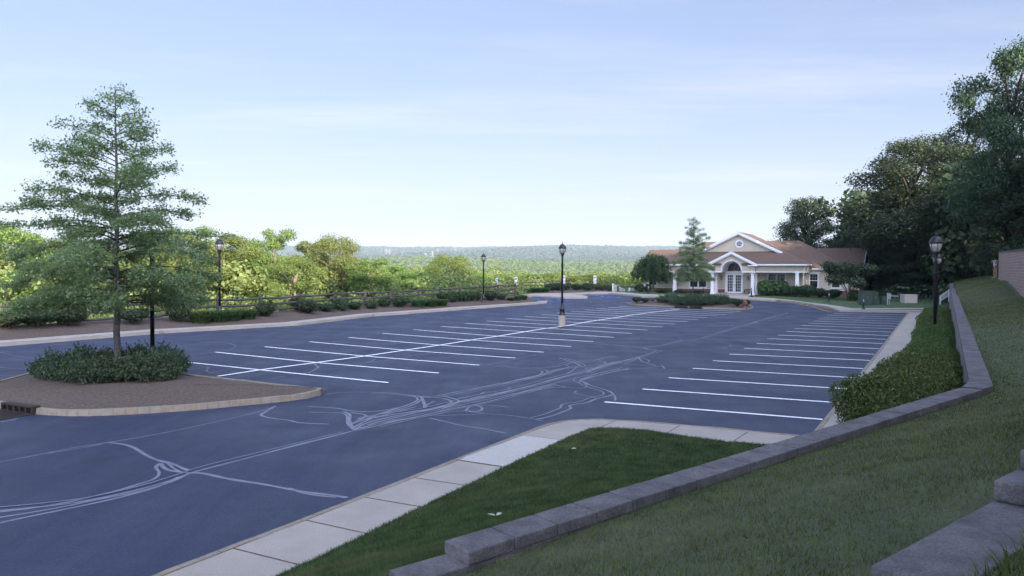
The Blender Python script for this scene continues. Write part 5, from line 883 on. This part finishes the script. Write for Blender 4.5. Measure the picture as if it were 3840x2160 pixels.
canopy('undergrowth', 70, 130, .44, .62, 2.6, 1.9, 1.5, 60, .22, 'leaf_dark', keep=lambda x,y: (sfar(x,y) < -4) & ((x*DV[0]+y*DV[1]) > 84) & ~((x*RV[0]+y*RV[1] < -3.5)), seed=8)
# ------------------------------------------------------------------ trees one can tell apart
def px_tree(proto, x2, ytop, w2, Y, label, group=None, rz=None, wk=1.0, dz=0):
    u, v = x2*1.49068, ytop*1.49068; p = yp(u, v, Y); zb = float(T(p[0], p[1]))+dz; h = p[2]-zb; w = w2*wk*1.49068/FPX*Y; ph, pw = PD[proto.name.split('.')[0]+str(proto['_k'])]
    return place(proto, (p[0],p[1],zb-.1), label, random.uniform(0,6.28) if rz is None else rz, (w/pw, w/pw, h/ph), group)
PD = {}
def reg(k, t, h, w):
    t['_k'] = k; c = [o for o in t.children if o.name.startswith('crown')][0]; a = np.empty(len(c.data.vertices)*3, np.float32); c.data.vertices.foreach_get('co', a); a = a.reshape(-1,3)
    PD[t.name.split('.')[0]+str(k)] = (float(np.percentile(a[:,2],99.7)), float(np.percentile(a[:,0],98)-np.percentile(a[:,0],2)+np.percentile(a[:,1],98)-np.percentile(a[:,1],2))/2); return t
PW = [reg(0, wood_tree(21, 12, 7, 40000, .08, 'leaf_wood','barklight', .15, 26), 12.3, 7.4), reg(1, wood_tree(22, 12, 6, 34000, .078, 'leaf_wood','barklight', .3, 30, 1.0, .02), 12.3, 6.4), reg(2, wood_tree(23, 12, 8, 44000, .084, 'leaf_wood','barkm', .12, 46), 12.3, 8.4), reg(3, wood_tree(24, 12, 6.5, 29000, .08, 'leaf_wood','barklight', .34, 26), 12.3, 7)]
LT = [(18,566,150,60,'yellow-green tree at the left edge of the photo behind the pin oak'),(95,588,120,66,'bushy tree glimpsed between the low left branches of the pin oak'),(190,606,120,62,'tree behind the pin oak trunk, left of it, beyond the fence'),(405,600,100,66,'tree showing through the right side of the pin oak crown'),(492,572,115,70,'tall pointed tree just right of the pin oak, left of the fence lamp'),(566,590,130,66,'broad tree directly behind the lamp post by the fence'),(628,612,95,74,'lower tree between the fence lamp and the tall open crowned tree'),(692,577,100,76,'tall open crowned tree with sky showing through its top'),(742,648,95,68,'low yellow-green tree right below the open crowned tree'),(788,604,85,82,'narrow tree left of the large rounded tree beyond the fence'),(850,592,115,78,'large rounded bright tree with a pale forked trunk beyond the fence'),(928,650,95,76,'pale trunked tree right of the large rounded tree'),(990,668,90,86,'olive tree sloping down towards the valley left of the domed tree'),(1052,684,95,84,'small tree in the dip left of the domed tree'),(1140,641,110,96,'single domed tree left of the far lamp post'),(1212,688,95,112,'tree right behind the far lamp post'),(1280,690,105,116,'tree behind the first two parking signs'),(1355,688,110,120,'tree left of the lamp post on the footing beyond the far fence'),(1478,690,120,118,'tree beyond the far bed between the two right parking signs'),(1555,690,95,122,'tree just left of the weeping tree beyond the white railing')]
for k, (x, yt, w, Y, lb) in enumerate(LT): px_tree(PW[[0,1,2,3,1,0,2,3,0,1,2,3,0,1,2,0,2,1,0,2][k]], x, yt, w, Y, lb, 'trees beyond the rail fence', wk=1.32)
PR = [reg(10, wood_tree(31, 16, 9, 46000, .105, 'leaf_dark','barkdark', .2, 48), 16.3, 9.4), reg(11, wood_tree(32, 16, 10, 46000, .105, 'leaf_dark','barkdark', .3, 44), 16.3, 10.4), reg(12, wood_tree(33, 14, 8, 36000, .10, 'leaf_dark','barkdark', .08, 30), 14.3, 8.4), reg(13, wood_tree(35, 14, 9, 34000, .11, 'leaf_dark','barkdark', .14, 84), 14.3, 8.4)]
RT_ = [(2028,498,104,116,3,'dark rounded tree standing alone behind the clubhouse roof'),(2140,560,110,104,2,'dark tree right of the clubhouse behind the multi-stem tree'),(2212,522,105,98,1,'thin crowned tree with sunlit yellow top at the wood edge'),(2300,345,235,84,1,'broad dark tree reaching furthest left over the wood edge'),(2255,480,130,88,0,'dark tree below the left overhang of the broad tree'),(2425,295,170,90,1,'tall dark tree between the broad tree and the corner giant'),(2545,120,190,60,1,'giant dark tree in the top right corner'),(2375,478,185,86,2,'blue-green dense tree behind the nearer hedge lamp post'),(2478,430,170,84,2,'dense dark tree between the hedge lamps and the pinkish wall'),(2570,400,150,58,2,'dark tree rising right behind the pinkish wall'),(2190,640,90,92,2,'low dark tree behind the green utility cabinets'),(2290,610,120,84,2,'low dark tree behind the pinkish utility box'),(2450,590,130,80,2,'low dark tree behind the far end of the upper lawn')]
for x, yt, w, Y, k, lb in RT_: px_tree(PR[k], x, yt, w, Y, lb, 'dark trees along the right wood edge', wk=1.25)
PO = pin_oak(41); p = gp(*c8(1186,190), .7); p = xy(p); place(PO, (p[0],p[1],.22), 'big young pin oak rising from the junipers on the near island', 0.6, (1.0,1.0,(yp(436,298,p[1])[2]-.22)/9.5)); PO['group'] = 'pin oaks on the islands'
p = gp(*z5(768,775), .3); zt_ = yp(2570, 806, p[1])[2]; z0_ = G(p[1])+.2; place(PO, (p[0],p[1],z0_), 'smaller pin oak on the far island before the clubhouse porch', 2.2, ((.70,.70,(zt_-z0_)/9.5)), 'pin oaks on the islands')
# weeping tree, multi-stem tree
def weeping(h, w):
    rng = np.random.default_rng(51); r = thing('weeping_tree', 'dark weeping tree with hanging branches before the left wing of the clubhouse', 'tree'); tr = MB(); tr.tube([(0,0,-.3),(0,0,0),(.05,0,h*.35),(0,.05,h*.62)], [.17,.14,.12,.08], 9); P = []; Nl = []; lm = MB()
    for k in range(130):
        a = rng.uniform(0,6.283); L = w*.5*rng.uniform(.25,1.0); zt = h*(.62+.38*rng.uniform(0,1)*(1-.35*L/(w*.5))); ds_ = np.array([math.cos(a),math.sin(a)]); zb = h*rng.uniform(.20,.45); pts = [(0,0,h*.55),(*(ds_*L*.45),zt),(*(ds_*L*.85),zt-.10*h),(*(ds_*L),zt-.3*h),(*(ds_*L*1.03),zb)]
        if k % 4 == 0: lm.tube(pts[:4], [.035,.025,.015,.008], 4)
        pp = np.array(pts); m = 130; s_ = 1.2+2.8*rng.uniform(0,1,m); P.append(np.stack([np.interp(s_,range(5),pp[:,i]) for i in range(3)],1)+rng.normal(0,.10,(m,3))); Nl.append(rng.normal(size=(m,3)))
    v, f = leafquads(np.concatenate(P), np.concatenate(Nl), .095, .45, rng); mk('trunk', tr, 'barkm', r, smooth=True); mk('branches', lm, 'barkdark', r); mknp('crown', v, f, 'leaf_weep', r); return r
p = gp(*q1(980,738), .12); wt = weeping(yp(2450,938,p[1])[2]-G(p[1])-.13, 5.0); wt.location = (p[0]-.1,p[1],G(p[1])+.12)
def multistem(h, w):
    rng = np.random.default_rng(61); r = thing('flowering_tree', 'multi-stem tree with pale blossoms at the right corner of the clubhouse', 'tree'); tr = MB(); bl = []
    for k in range(7): a = k*.9; e = (math.cos(a)*w*.28, math.sin(a)*w*.28, h*.6); tr.tube([(math.cos(a)*.12,math.sin(a)*.12,-.2),(math.cos(a)*.3,math.sin(a)*.3,h*.25),e], [.06,.045,.02], 6)
    for k in range(16): a = rng.uniform(0,6.283); q = rng.uniform(.15,.42)*w; bl.append([math.cos(a)*q, math.sin(a)*q, h*rng.uniform(.42,.88), w*rng.uniform(.12,.19)])
    mk('stems', tr, 'barkm', r, smooth=True); v, f = blobleaves(bl, 6500, .12, .7, rng); mknp('crown', v, f, 'leaf_dark', r); B_ = np.array(bl); i_ = rng.choice(len(B_), 420); d = rng.normal(size=(420,3)); d[:,2] = np.abs(d[:,2])*.5; d[:,1] -= .6; d /= np.linalg.norm(d,axis=1)[:,None]; v, f = leafquads(B_[i_,:3]+d*(B_[i_,3]*1.05)[:,None]*np.array([1,1,.75]), d*.3+np.array([0,0,1]), .09, .6, rng); k = np.repeat(v.reshape(-1,4,3)[:,0,2] < h*.72, 4); v = v[k]; mknp('blossom', v, np.arange(len(v)).reshape(-1,4), 'flower', r); return r
p = gp(*q2(1800,945), .12); ms_ = multistem(yp(3180,981,p[1])[2]-G(p[1])-.13, 4.5); ms_.location = (p[0]+.1,p[1],G(p[1])+.12)
# ------------------------------------------------------------------ shrubs
PB = shrub(71,'clipped_shrub',1.2,.95,2600,.055,'leaf_box'); PB2 = shrub(72,'clipped_shrub',1.2,1.1,2800,.055,'leaf_box',6); PG = grassclump(73,1.5,.75,700); PY = [shrub(74+k,'yew_shrub',2.1,1.3,30000,.027,'leaf_yew',8,26,.5,'shrub',.4) for k in range(2)]
def ext(pr):
    k = pr.data.name if pr.data else pr.name.split('.')[0]+str(len(pr.children))
    if '_w' not in pr:
        c = pr.children[0]; a = np.empty(len(c.data.vertices)*3, np.float32); c.data.vertices.foreach_get('co', a); a = a.reshape(-1,3); pr['_w'] = float(np.percentile(a[:,0],97.5)-np.percentile(a[:,0],2.5)); pr['_h'] = float(np.percentile(a[:,2],98.5))
    return pr['_w'], pr['_h']
def put(pr, cv, x, yb, wpx, hpx, label, group, bw_, bh_, bed=None, k=None):
    k_ = 2576/{'z3':800,'zw':400,'c4':960,'c7':640,'z5':1000,'q1':400,'q2':400,'q4':360,'z2':1422}[cv]; f = {'z3':z3,'zw':zw,'c4':c4,'c7':c7,'z5':z5,'q1':q1,'q2':q2,'q4':q4}[cv]; u, v = f(x, yb); h0 = .3 if bed else .15; p = gp(u, v, h0)
    if bed: p = gpb(u, v); h0 = bedz(p[0],p[1])
    w, h = wpx/k_/FPX*p[1], hpx/k_/FPX*p[1]; h0 += .12 if cv == 'z5' else 0
    return place(pr, (p[0],p[1]+w*.15,G(p[1])+h0-.03), label, random.uniform(0,6.28), (w/ext(pr)[0],w/ext(pr)[0],h/ext(pr)[1]), group)
GS = 'clipped shrubs in the mulch bed along the rail fence'
for pr, cv, x, y, w, h, lb in [(PB,'z3',1265,1180,230,175,'round clipped shrub, first right of the daylilies by the fence lamp'),(PB2,'z3',1640,1112,120,150,'shrub tucked behind the second round shrub at the fence'),(PB,'z3',1775,1147,225,165,'second large round clipped shrub right of the fence lamp'),(PB2,'z3',2000,1122,170,95,'low green shrub right of the second round shrub'),(PB,'z3',2168,1112,180,140,'third round clipped shrub, between two low green ones'),(PB2,'z3',2345,1098,150,95,'low green shrub right of the third round shrub'),(PB,'z3',2540,1088,140,95,'low green shrub where the near round shrubs end'),(PB,'c4',115,192,125,100,'left of two dark round shrubs before the middle daylilies'),(PB2,'c4',270,193,140,100,'right of two dark round shrubs before the middle daylilies'),
    (PB2,'zw',370,835,240,225,'tall clipped shrub at the left end of the shrub row by the far lamp post'),(PB,'zw',610,865,235,265,'second tall shrub from the left in the row by the far lamp'),(PB2,'zw',785,850,180,235,'third tall shrub in the row by the far lamp'),(PB,'zw',930,848,200,245,'fourth tall shrub in the row by the far lamp'),(PB2,'zw',1095,835,185,235,'fifth tall shrub in the row, second left of the far lamp'),(PB,'zw',1235,825,140,225,'last tall shrub directly left of the far lamp post'),(PB2,'zw',1550,825,270,225,'wide shrub directly right of the far lamp post'),(PB,'zw',1810,805,200,150,'shrub second right of the far lamp post below a parking sign')]: put(pr,cv,x,y,w,h,lb,GS,1.25,1.0,True)
for x, y, w, h, lb in ((820,800,20,20,''),): pass
for u, v, w, lb in ((30,1232,2.0,'dark shrub at the left edge below the single sunlit rail'),(140,1226,2.2,'dark shrub behind the near island, left of the pin oak trunk'),(265,1222,2.0,'dark shrub seen just left of the pin oak trunk'),(500,1215,1.8,'dark shrub seen between the pin oak trunk and the island lamp'),(670,1206,1.5,'dark shrub left of the daylilies by the fence lamp')):
    p = gpb(u, v); place(PB2, (p[0],p[1],G(p[1])+bedz(p[0],p[1])), lb, random.uniform(0,6), (w/1.25,w/1.25,.95), GS)
GG = 'daylily clumps in the mulch beds'
for cv, x, y, w, h, lb, bd in [('z3',470,1262,320,150,'leftmost daylily clump below the fence lamp',True),('z3',700,1245,300,140,'daylily clump directly below the fence lamp post',True),('z3',870,1232,260,130,'third daylily clump right of the fence lamp post',True),('z3',1050,1212,240,120,'daylily clump touching the first round shrub',True),('c4',450,192,170,80,'leftmost of the middle daylilies right of two dark round shrubs',True),('c4',580,188,170,78,'middle daylily clump right of two dark round shrubs',True),('c4',690,182,140,72,'rightmost of the middle daylilies, before the tall shrub row',True),('zw',2040,822,220,85,'low green clump left of the end of the fence bed',True),('zw',2200,815,190,120,'bushy green clump at the end of the fence bed',True),('zw',2360,805,170,115,'last green clump at the tip of the fence bed',True),
    ('c7',330,236,170,80,'left grass clump in the far bed by the accessible bays',None),('c7',450,232,180,80,'middle grass clump in the far bed by the accessible bays',None),('c7',570,226,180,76,'right grass clump in the far bed by the accessible bays',None)]: put(PG,cv,x,y,w,h,lb,GG,1.3,.75,bd)
for cv, x, y, w, h, lb in [('c7',680,205,180,115,'first clipped shrub right of the grass clumps in the far bed'),('c7',780,200,150,105,'clipped shrub left of the lamp on the footing in the far bed'),('c7',900,195,140,112,'clipped shrub right of the lamp on the footing in the far bed'),('c7',1050,196,150,100,'clipped shrub midway along the far bed'),('c7',1220,200,175,112,'clipped shrub left of the last parking sign'),('c7',1362,192,80,75,'small dark shrub at the foot of the last parking sign'),('c7',1445,200,90,85,'pale shrub between last parking sign and dark shrub'),('c7',1548,208,110,92,'dark round shrub against the white stair railing')]: put(PB,cv,x,y,w,h,lb,'clipped shrubs in the far bed',1.25,1.0)
for cv, x, y, w, h, lb in [('z5',228,822,78,52,'leftmost round shrub on the far island'),('z5',310,819,66,42,'second round shrub from the left on the far island'),('z5',380,808,36,18,'tiny low shrub on the far island'),('z5',440,804,36,30,'small upright shrub left of the island junipers'),('z5',1150,829,64,46,'shrub left of the hydrant shrub on the far island'),('z5',1205,853,115,62,'round shrub directly left of the fire hydrant'),('z5',1292,850,60,56,'small shrub directly behind the fire hydrant')]: put(PB2,cv,x,y,w,h,lb,'small round shrubs on the far island',1.25,1.15)
GH = 'dark hedge shrubs along the clubhouse'
for cv, x, y, w, h, lb in [('q2',330,845,190,255,'dark shrub between viburnum and the round hedge shrub'),('q2',550,855,260,262,'dark round hedge shrub under the right porch column'),('q2',850,865,350,285,'largest dark hedge shrub under the right wing window'),('q2',1130,875,320,225,'dark hedge shrub right of the wing window'),('q2',1470,890,330,205,'dark hedge shrub left of the multi-stem tree trunk'),('q2',1990,955,280,260,'dark hedge shrub right of the multi-stem tree trunk'),('q1',650,738,230,185,'dark round shrub left of the weeping tree'),('q1',850,742,150,190,'dark shrub between round shrub and weeping tree trunk'),('q1',1230,760,330,110,'low shrub at the brick base right of the weeping tree'),('q1',1650,768,330,80,'low shrub at the brick base left of the island tree'),('q1',2020,772,300,80,'low shrub at the brick base right of the island tree')]: put(PB,cv,x,y,w,h,lb,GH,1.25,1.0)
PV = shrub(81,'viburnum_shrub',2.2,1.7,2200,.13,'leaf_vib',9); put(PV,'q4',1960,1062,420,400,'leafy light green shrub left of the porch window','light green shrubs by the porch',2.3,1.75); put(PV,'q4',2300,1062,440,410,'leafy light green shrub below the porch window, right of its twin','light green shrubs by the porch',2.3,1.75)
yl_ = [14.9,16.8,18.9,20.6,22.2,23.8,25.6,27.3,29.1,31.0,32.8,34.6,36.6,39.4,41.2,44.0,45.8,48.6,51.4,54.2,57.0]
for k, t in enumerate(yl_):
    n_ = (-.45 if t < 20 else -.12)+random.uniform(-.1,.1); p = row(t, n_); near = t < 21; w_ = .98 if t < 20 else random.uniform(.74,.84); lab = ('nearest yew shrub at the bend of the retaining wall','second yew shrub from the wall bend','third yew shrub from the wall bend','fourth yew shrub from the wall bend')[k] if k < 4 else ('yew shrub directly before the nearer hedge lamp' if k == 10 else 'yew shrub around the foot of the nearer hedge lamp' if k == 11 else 'yew shrub between the two hedge lamps' if k == 13 else 'last yew shrub at the far end of the hedge' if k == len(yl_)-1 else 'yew shrub in the hedge row between retaining wall and right walk')
    place(PY[k % 2], (p[0],p[1],.12), lab, random.uniform(0,6), (w_,w_,(1.42,1.3,1.36,1.15,1.28)[k] if k < 5 else random.uniform(.8,1.15)), 'yew shrubs in the hedge before the retaining wall')
JN = [juniper(91+k,2.2,2.2,.62,7000) for k in range(3)]; GJ = 'spreading junipers on the near island'
for k, (x, y, sx, lb) in enumerate([(600,365,.9,'leftmost juniper on the near island'),(760,385,.95,'second juniper from the left on the near island'),(960,420,1.0,'frontmost juniper, left of the oak trunk'),(900,290,1.0,'back juniper left of the oak trunk'),(1230,400,1.05,'juniper in front of the oak trunk'),(1340,280,.95,'brownish juniper between oak trunk and island lamp'),(1500,405,1.0,'front juniper below the island lamp'),(1560,270,1.0,'juniper at the foot of the island lamp'),(1640,330,.9,'rightmost juniper on the near island')]):
    p = gp(*c8(x,y), .2); place(JN[k%3], (p[0],p[1],.2), lb, random.uniform(0,6), (sx*.8,sx*.8,1.0), GJ)
for k, (x, y, lb) in enumerate([(545,815,'leftmost juniper under the smaller pin oak'),(660,832,'front juniper left of the smaller pin oak trunk'),(770,815,'juniper around the smaller pin oak trunk'),(850,838,'front juniper right of the smaller pin oak trunk'),(960,832,'second juniper from the right on the far island'),(1020,825,'rightmost juniper on the far island')]):
    p = gp(*z5(x,y), .2); place(JN[k%3], (p[0],p[1],G(p[1])+.18), lb, random.uniform(0,6), (1.05,1.05,1.2), 'spreading junipers on the far island')
# fallen leaves, pylons
def fleaf(x, y, z, lb, s_=.06):
    m = MB(); m.add([(-s_,0,.012),(-s_*.3,s_*.5,.02),(s_,.0,.012),(-s_*.3,-s_*.5,.018),(s_*.2,s_*.25,.03)], [(0,1,4),(1,2,4),(0,4,3),(3,4,2)]); o = tag(mk('fallen_leaf', m, 'flower', loc=(x,y,z)), lb, 'leaf', 'pale fallen leaves'); o.rotation_euler = (0,0,random.uniform(0,6))
for (u, v), lb in (((1500+735/2.1467,1500+945/2.1467),'left of two pale leaves lying close together on the lower lawn'),((1500+800/2.1467,1500+940/2.1467),'right of two pale leaves lying close together on the lower lawn'),((1500+1400/2.1467,1500+405/2.1467),'pale leaf on the lower lawn near the walk corner')):
    r_ = ray(u,v); tt = 4.0
    for _ in range(400):
        q = CPOS+r_*tt
        if q[2] < LL(q[0],q[1])+.03: break
        tt += .03
    fleaf(q[0],q[1],q[2]+.02,lb)
p = gp(*c6(1920,1080), .15); fleaf(p[0],p[1],.152,'dark leaf lying on the right walk',.09)
def pylon_proto():
    m = MB(); h = 42; TB = m.tube; m.tube = lambda p, r, s: TB(p, r*.55 if not hasattr(r,'__len__') else r, s)
    for sx in (-1,1):
        for sy in (-1,1): m.tube([(sx*4,sy*4,-3),(sx*1.2,sy*1.2,h*.62),(sx*.7,sy*.7,h)], .38, 4)
    for k in range(7):
        z0, z1 = h*k/7, h*(k+1)/7; a, b = 4-3.2*k/7, 4-3.2*(k+1)/7
        for sy in (-1,1): m.tube([(-a,sy*a,z0),(b,sy*b,z1)], .25, 3); m.tube([(a,sy*a,z0),(-b,sy*b,z1)], .25, 3)
    for z, w in ((h*.68,8),(h*.82,6.5),(h*.95,5)): m.tube([(-w,0,z),(0,0,z+1.4),(w,0,z)], .35, 4); m.tube([(-w,0,z),(w,0,z)], .35, 4)
    return mk('transmission_pylon', m, 'pylonm')
PP = tag(pylon_proto(), 'x', 'pylon', 'pylons along the far ridge')
for (x, yt, d), lb in (((123,187,2500),'left of the twin pylons at the left of the far ridge'),((158,187,2500),'right of the twin pylons at the left of the far ridge'),((570,210,1900),'nearest and largest pylon on the ridge above the domed tree'),((505,228,1800),'small pylon low on the slope left of the largest pylon'),((620,187,2500),'pylon behind and right of the largest pylon'),((795,185,2800),'pylon above the domed tree, right of the group'),((1672,197,2900),'pylon just left of the central lamp lantern on the ridge'),((1957,188,2700),'pylon right of the central lamp lantern on the ridge')):
    p = yp(*z4(x,yt), d); o = PP if not PP.get('_used') else PP.copy()
    if PP.get('_used'): COL.objects.link(o)
    PP['_used'] = 1; zt2 = float(T(p[0],p[1])); hh = max(18, p[2]-zt2); o.location = (p[0],p[1],zt2); o.scale = (.8,.8,hh/42); o.rotation_euler = (0,0,.5); o['label'] = lb
# ------------------------------------------------------------------ light, sky, camera
SUN_AZ = math.atan2(.50, -.866); SUN_EL = math.radians(17)          # sun stands behind the viewpoint, to the right
sd = Vector((math.sin(SUN_AZ)*math.cos(SUN_EL), math.cos(SUN_AZ)*math.cos(SUN_EL), math.sin(SUN_EL)))
ld = bpy.data.lights.new('sun', 'SUN'); ld.energy = 5.0; ld.angle = math.radians(.5); ld.color = (1.0, .84, .62); lo = bpy.data.objects.new('sun', ld); COL.objects.link(lo); lo.rotation_euler = sd.to_track_quat('Z','Y').to_euler(); lo.location = (20,-40,60)
w = bpy.data.worlds.new('World'); SC.world = w; w.use_nodes = True; t = w.node_tree; bg = t.nodes['Background']; sky = t.nodes.new('ShaderNodeTexSky'); sky.sky_type = 'NISHITA'; sky.sun_disc = False; sky.sun_elevation = SUN_EL; sky.sun_rotation = SUN_AZ; sky.altitude = 200; sky.air_density = 1.0; sky.dust_density = 1.2; sky.ozone_density = 1.0
tc_ = t.nodes.new('ShaderNodeTexCoord').outputs['Generated']; sp = t.nodes.new('ShaderNodeSeparateXYZ'); t.links.new(tc_, sp.inputs[0])
zc = math_(t, 'MAXIMUM', sp.outputs[2], .02); cx = math_(t, 'DIVIDE', sp.outputs[0], zc); cy = math_(t, 'DIVIDE', sp.outputs[1], zc); cb_ = t.nodes.new('ShaderNodeCombineXYZ'); t.links.new(cx, cb_.inputs[0]); t.links.new(cy, cb_.inputs[1])
n1 = noise(t, cb_.outputs[0], .22, 7, .62, (.55,1.6,1)); n2 = noise(t, cb_.outputs[0], .9, 5, .6, (.4,1.5,1)); cl = math_(t, 'MULTIPLY', ramp(t, n1, [(.49,(0,0,0)),(.68,(1,1,1))]), ramp(t, n2, [(.3,(.2,.2,.2)),(.7,(1,1,1))]))
cl = math_(t, 'MULTIPLY', cl, ramp(t, sp.outputs[2], [(.03,(0,0,0)),(.12,(1,1,1))])); gm = t.nodes.new('ShaderNodeGamma'); t.links.new(sky.outputs[0], gm.inputs[0]); gm.inputs[1].default_value = .5
c = mix(t, 1.0, gm.outputs[0], (1.0,1.06,1.35), 'MULTIPLY')
c = mix(t, ramp(t, sp.outputs[2], [(0,(.85,)*3),(.06,(.55,)*3),(.20,(0,0,0))]), c, (2.45,2.66,2.98))
c = mix(t, math_(t, 'MULTIPLY', cl, .55), c, (3.4,3.2,3.25))
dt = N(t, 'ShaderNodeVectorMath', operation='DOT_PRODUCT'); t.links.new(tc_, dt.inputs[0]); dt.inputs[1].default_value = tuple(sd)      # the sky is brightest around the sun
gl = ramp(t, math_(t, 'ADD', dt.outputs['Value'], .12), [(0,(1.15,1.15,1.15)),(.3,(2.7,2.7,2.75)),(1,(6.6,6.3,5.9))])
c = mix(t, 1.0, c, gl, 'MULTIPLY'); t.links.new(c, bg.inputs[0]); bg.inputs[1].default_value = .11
hz = MB().box(-3300,3300,-250,5200,-120,150); m_ = bpy.data.materials.new('haze'); m_.use_nodes = True; ht = m_.node_tree; ht.nodes.clear(); ho = ht.nodes.new('ShaderNodeOutputMaterial'); pv = ht.nodes.new('ShaderNodeVolumePrincipled'); pv.inputs['Color'].default_value = (.66,.80,1,1); pv.inputs['Density'].default_value = HAZE; ht.links.new(pv.outputs[0], ho.inputs['Volume']); MATS['haze'] = m_
if HAZE > 0: tag(mk('haze', hz, 'haze'), kind='stuff')
cam = bpy.data.cameras.new('camera'); co = bpy.data.objects.new('camera', cam); COL.objects.link(co); cam.sensor_width = 36; cam.lens = FPX/3840*36; cam.clip_start = .1; cam.clip_end = 20000
Mw = np.eye(4); Mw[:3,:3] = CM @ np.array([[1,0,0],[0,0,-1],[0,1,0]]); Mw[:3,3] = CPOS; co.matrix_world = Matrix(Mw.tolist()); SC.camera = co
vs_ = SC.view_settings; vs_.view_transform = 'Standard'; vs_.look = 'None'; vs_.exposure = EXPO; vs_.gamma = 1; vs_.use_curve_mapping = False; SC.cycles.use_denoising = True; SC.cycles.max_bounces = 6; SC.cycles.diffuse_bounces = 3; SC.cycles.transparent_max_bounces = 4; SC.cycles.volume_bounces = 0
for o in bpy.data.objects:
    for k in ('_used','_k','_w','_h'):
        if k in o: del o[k]
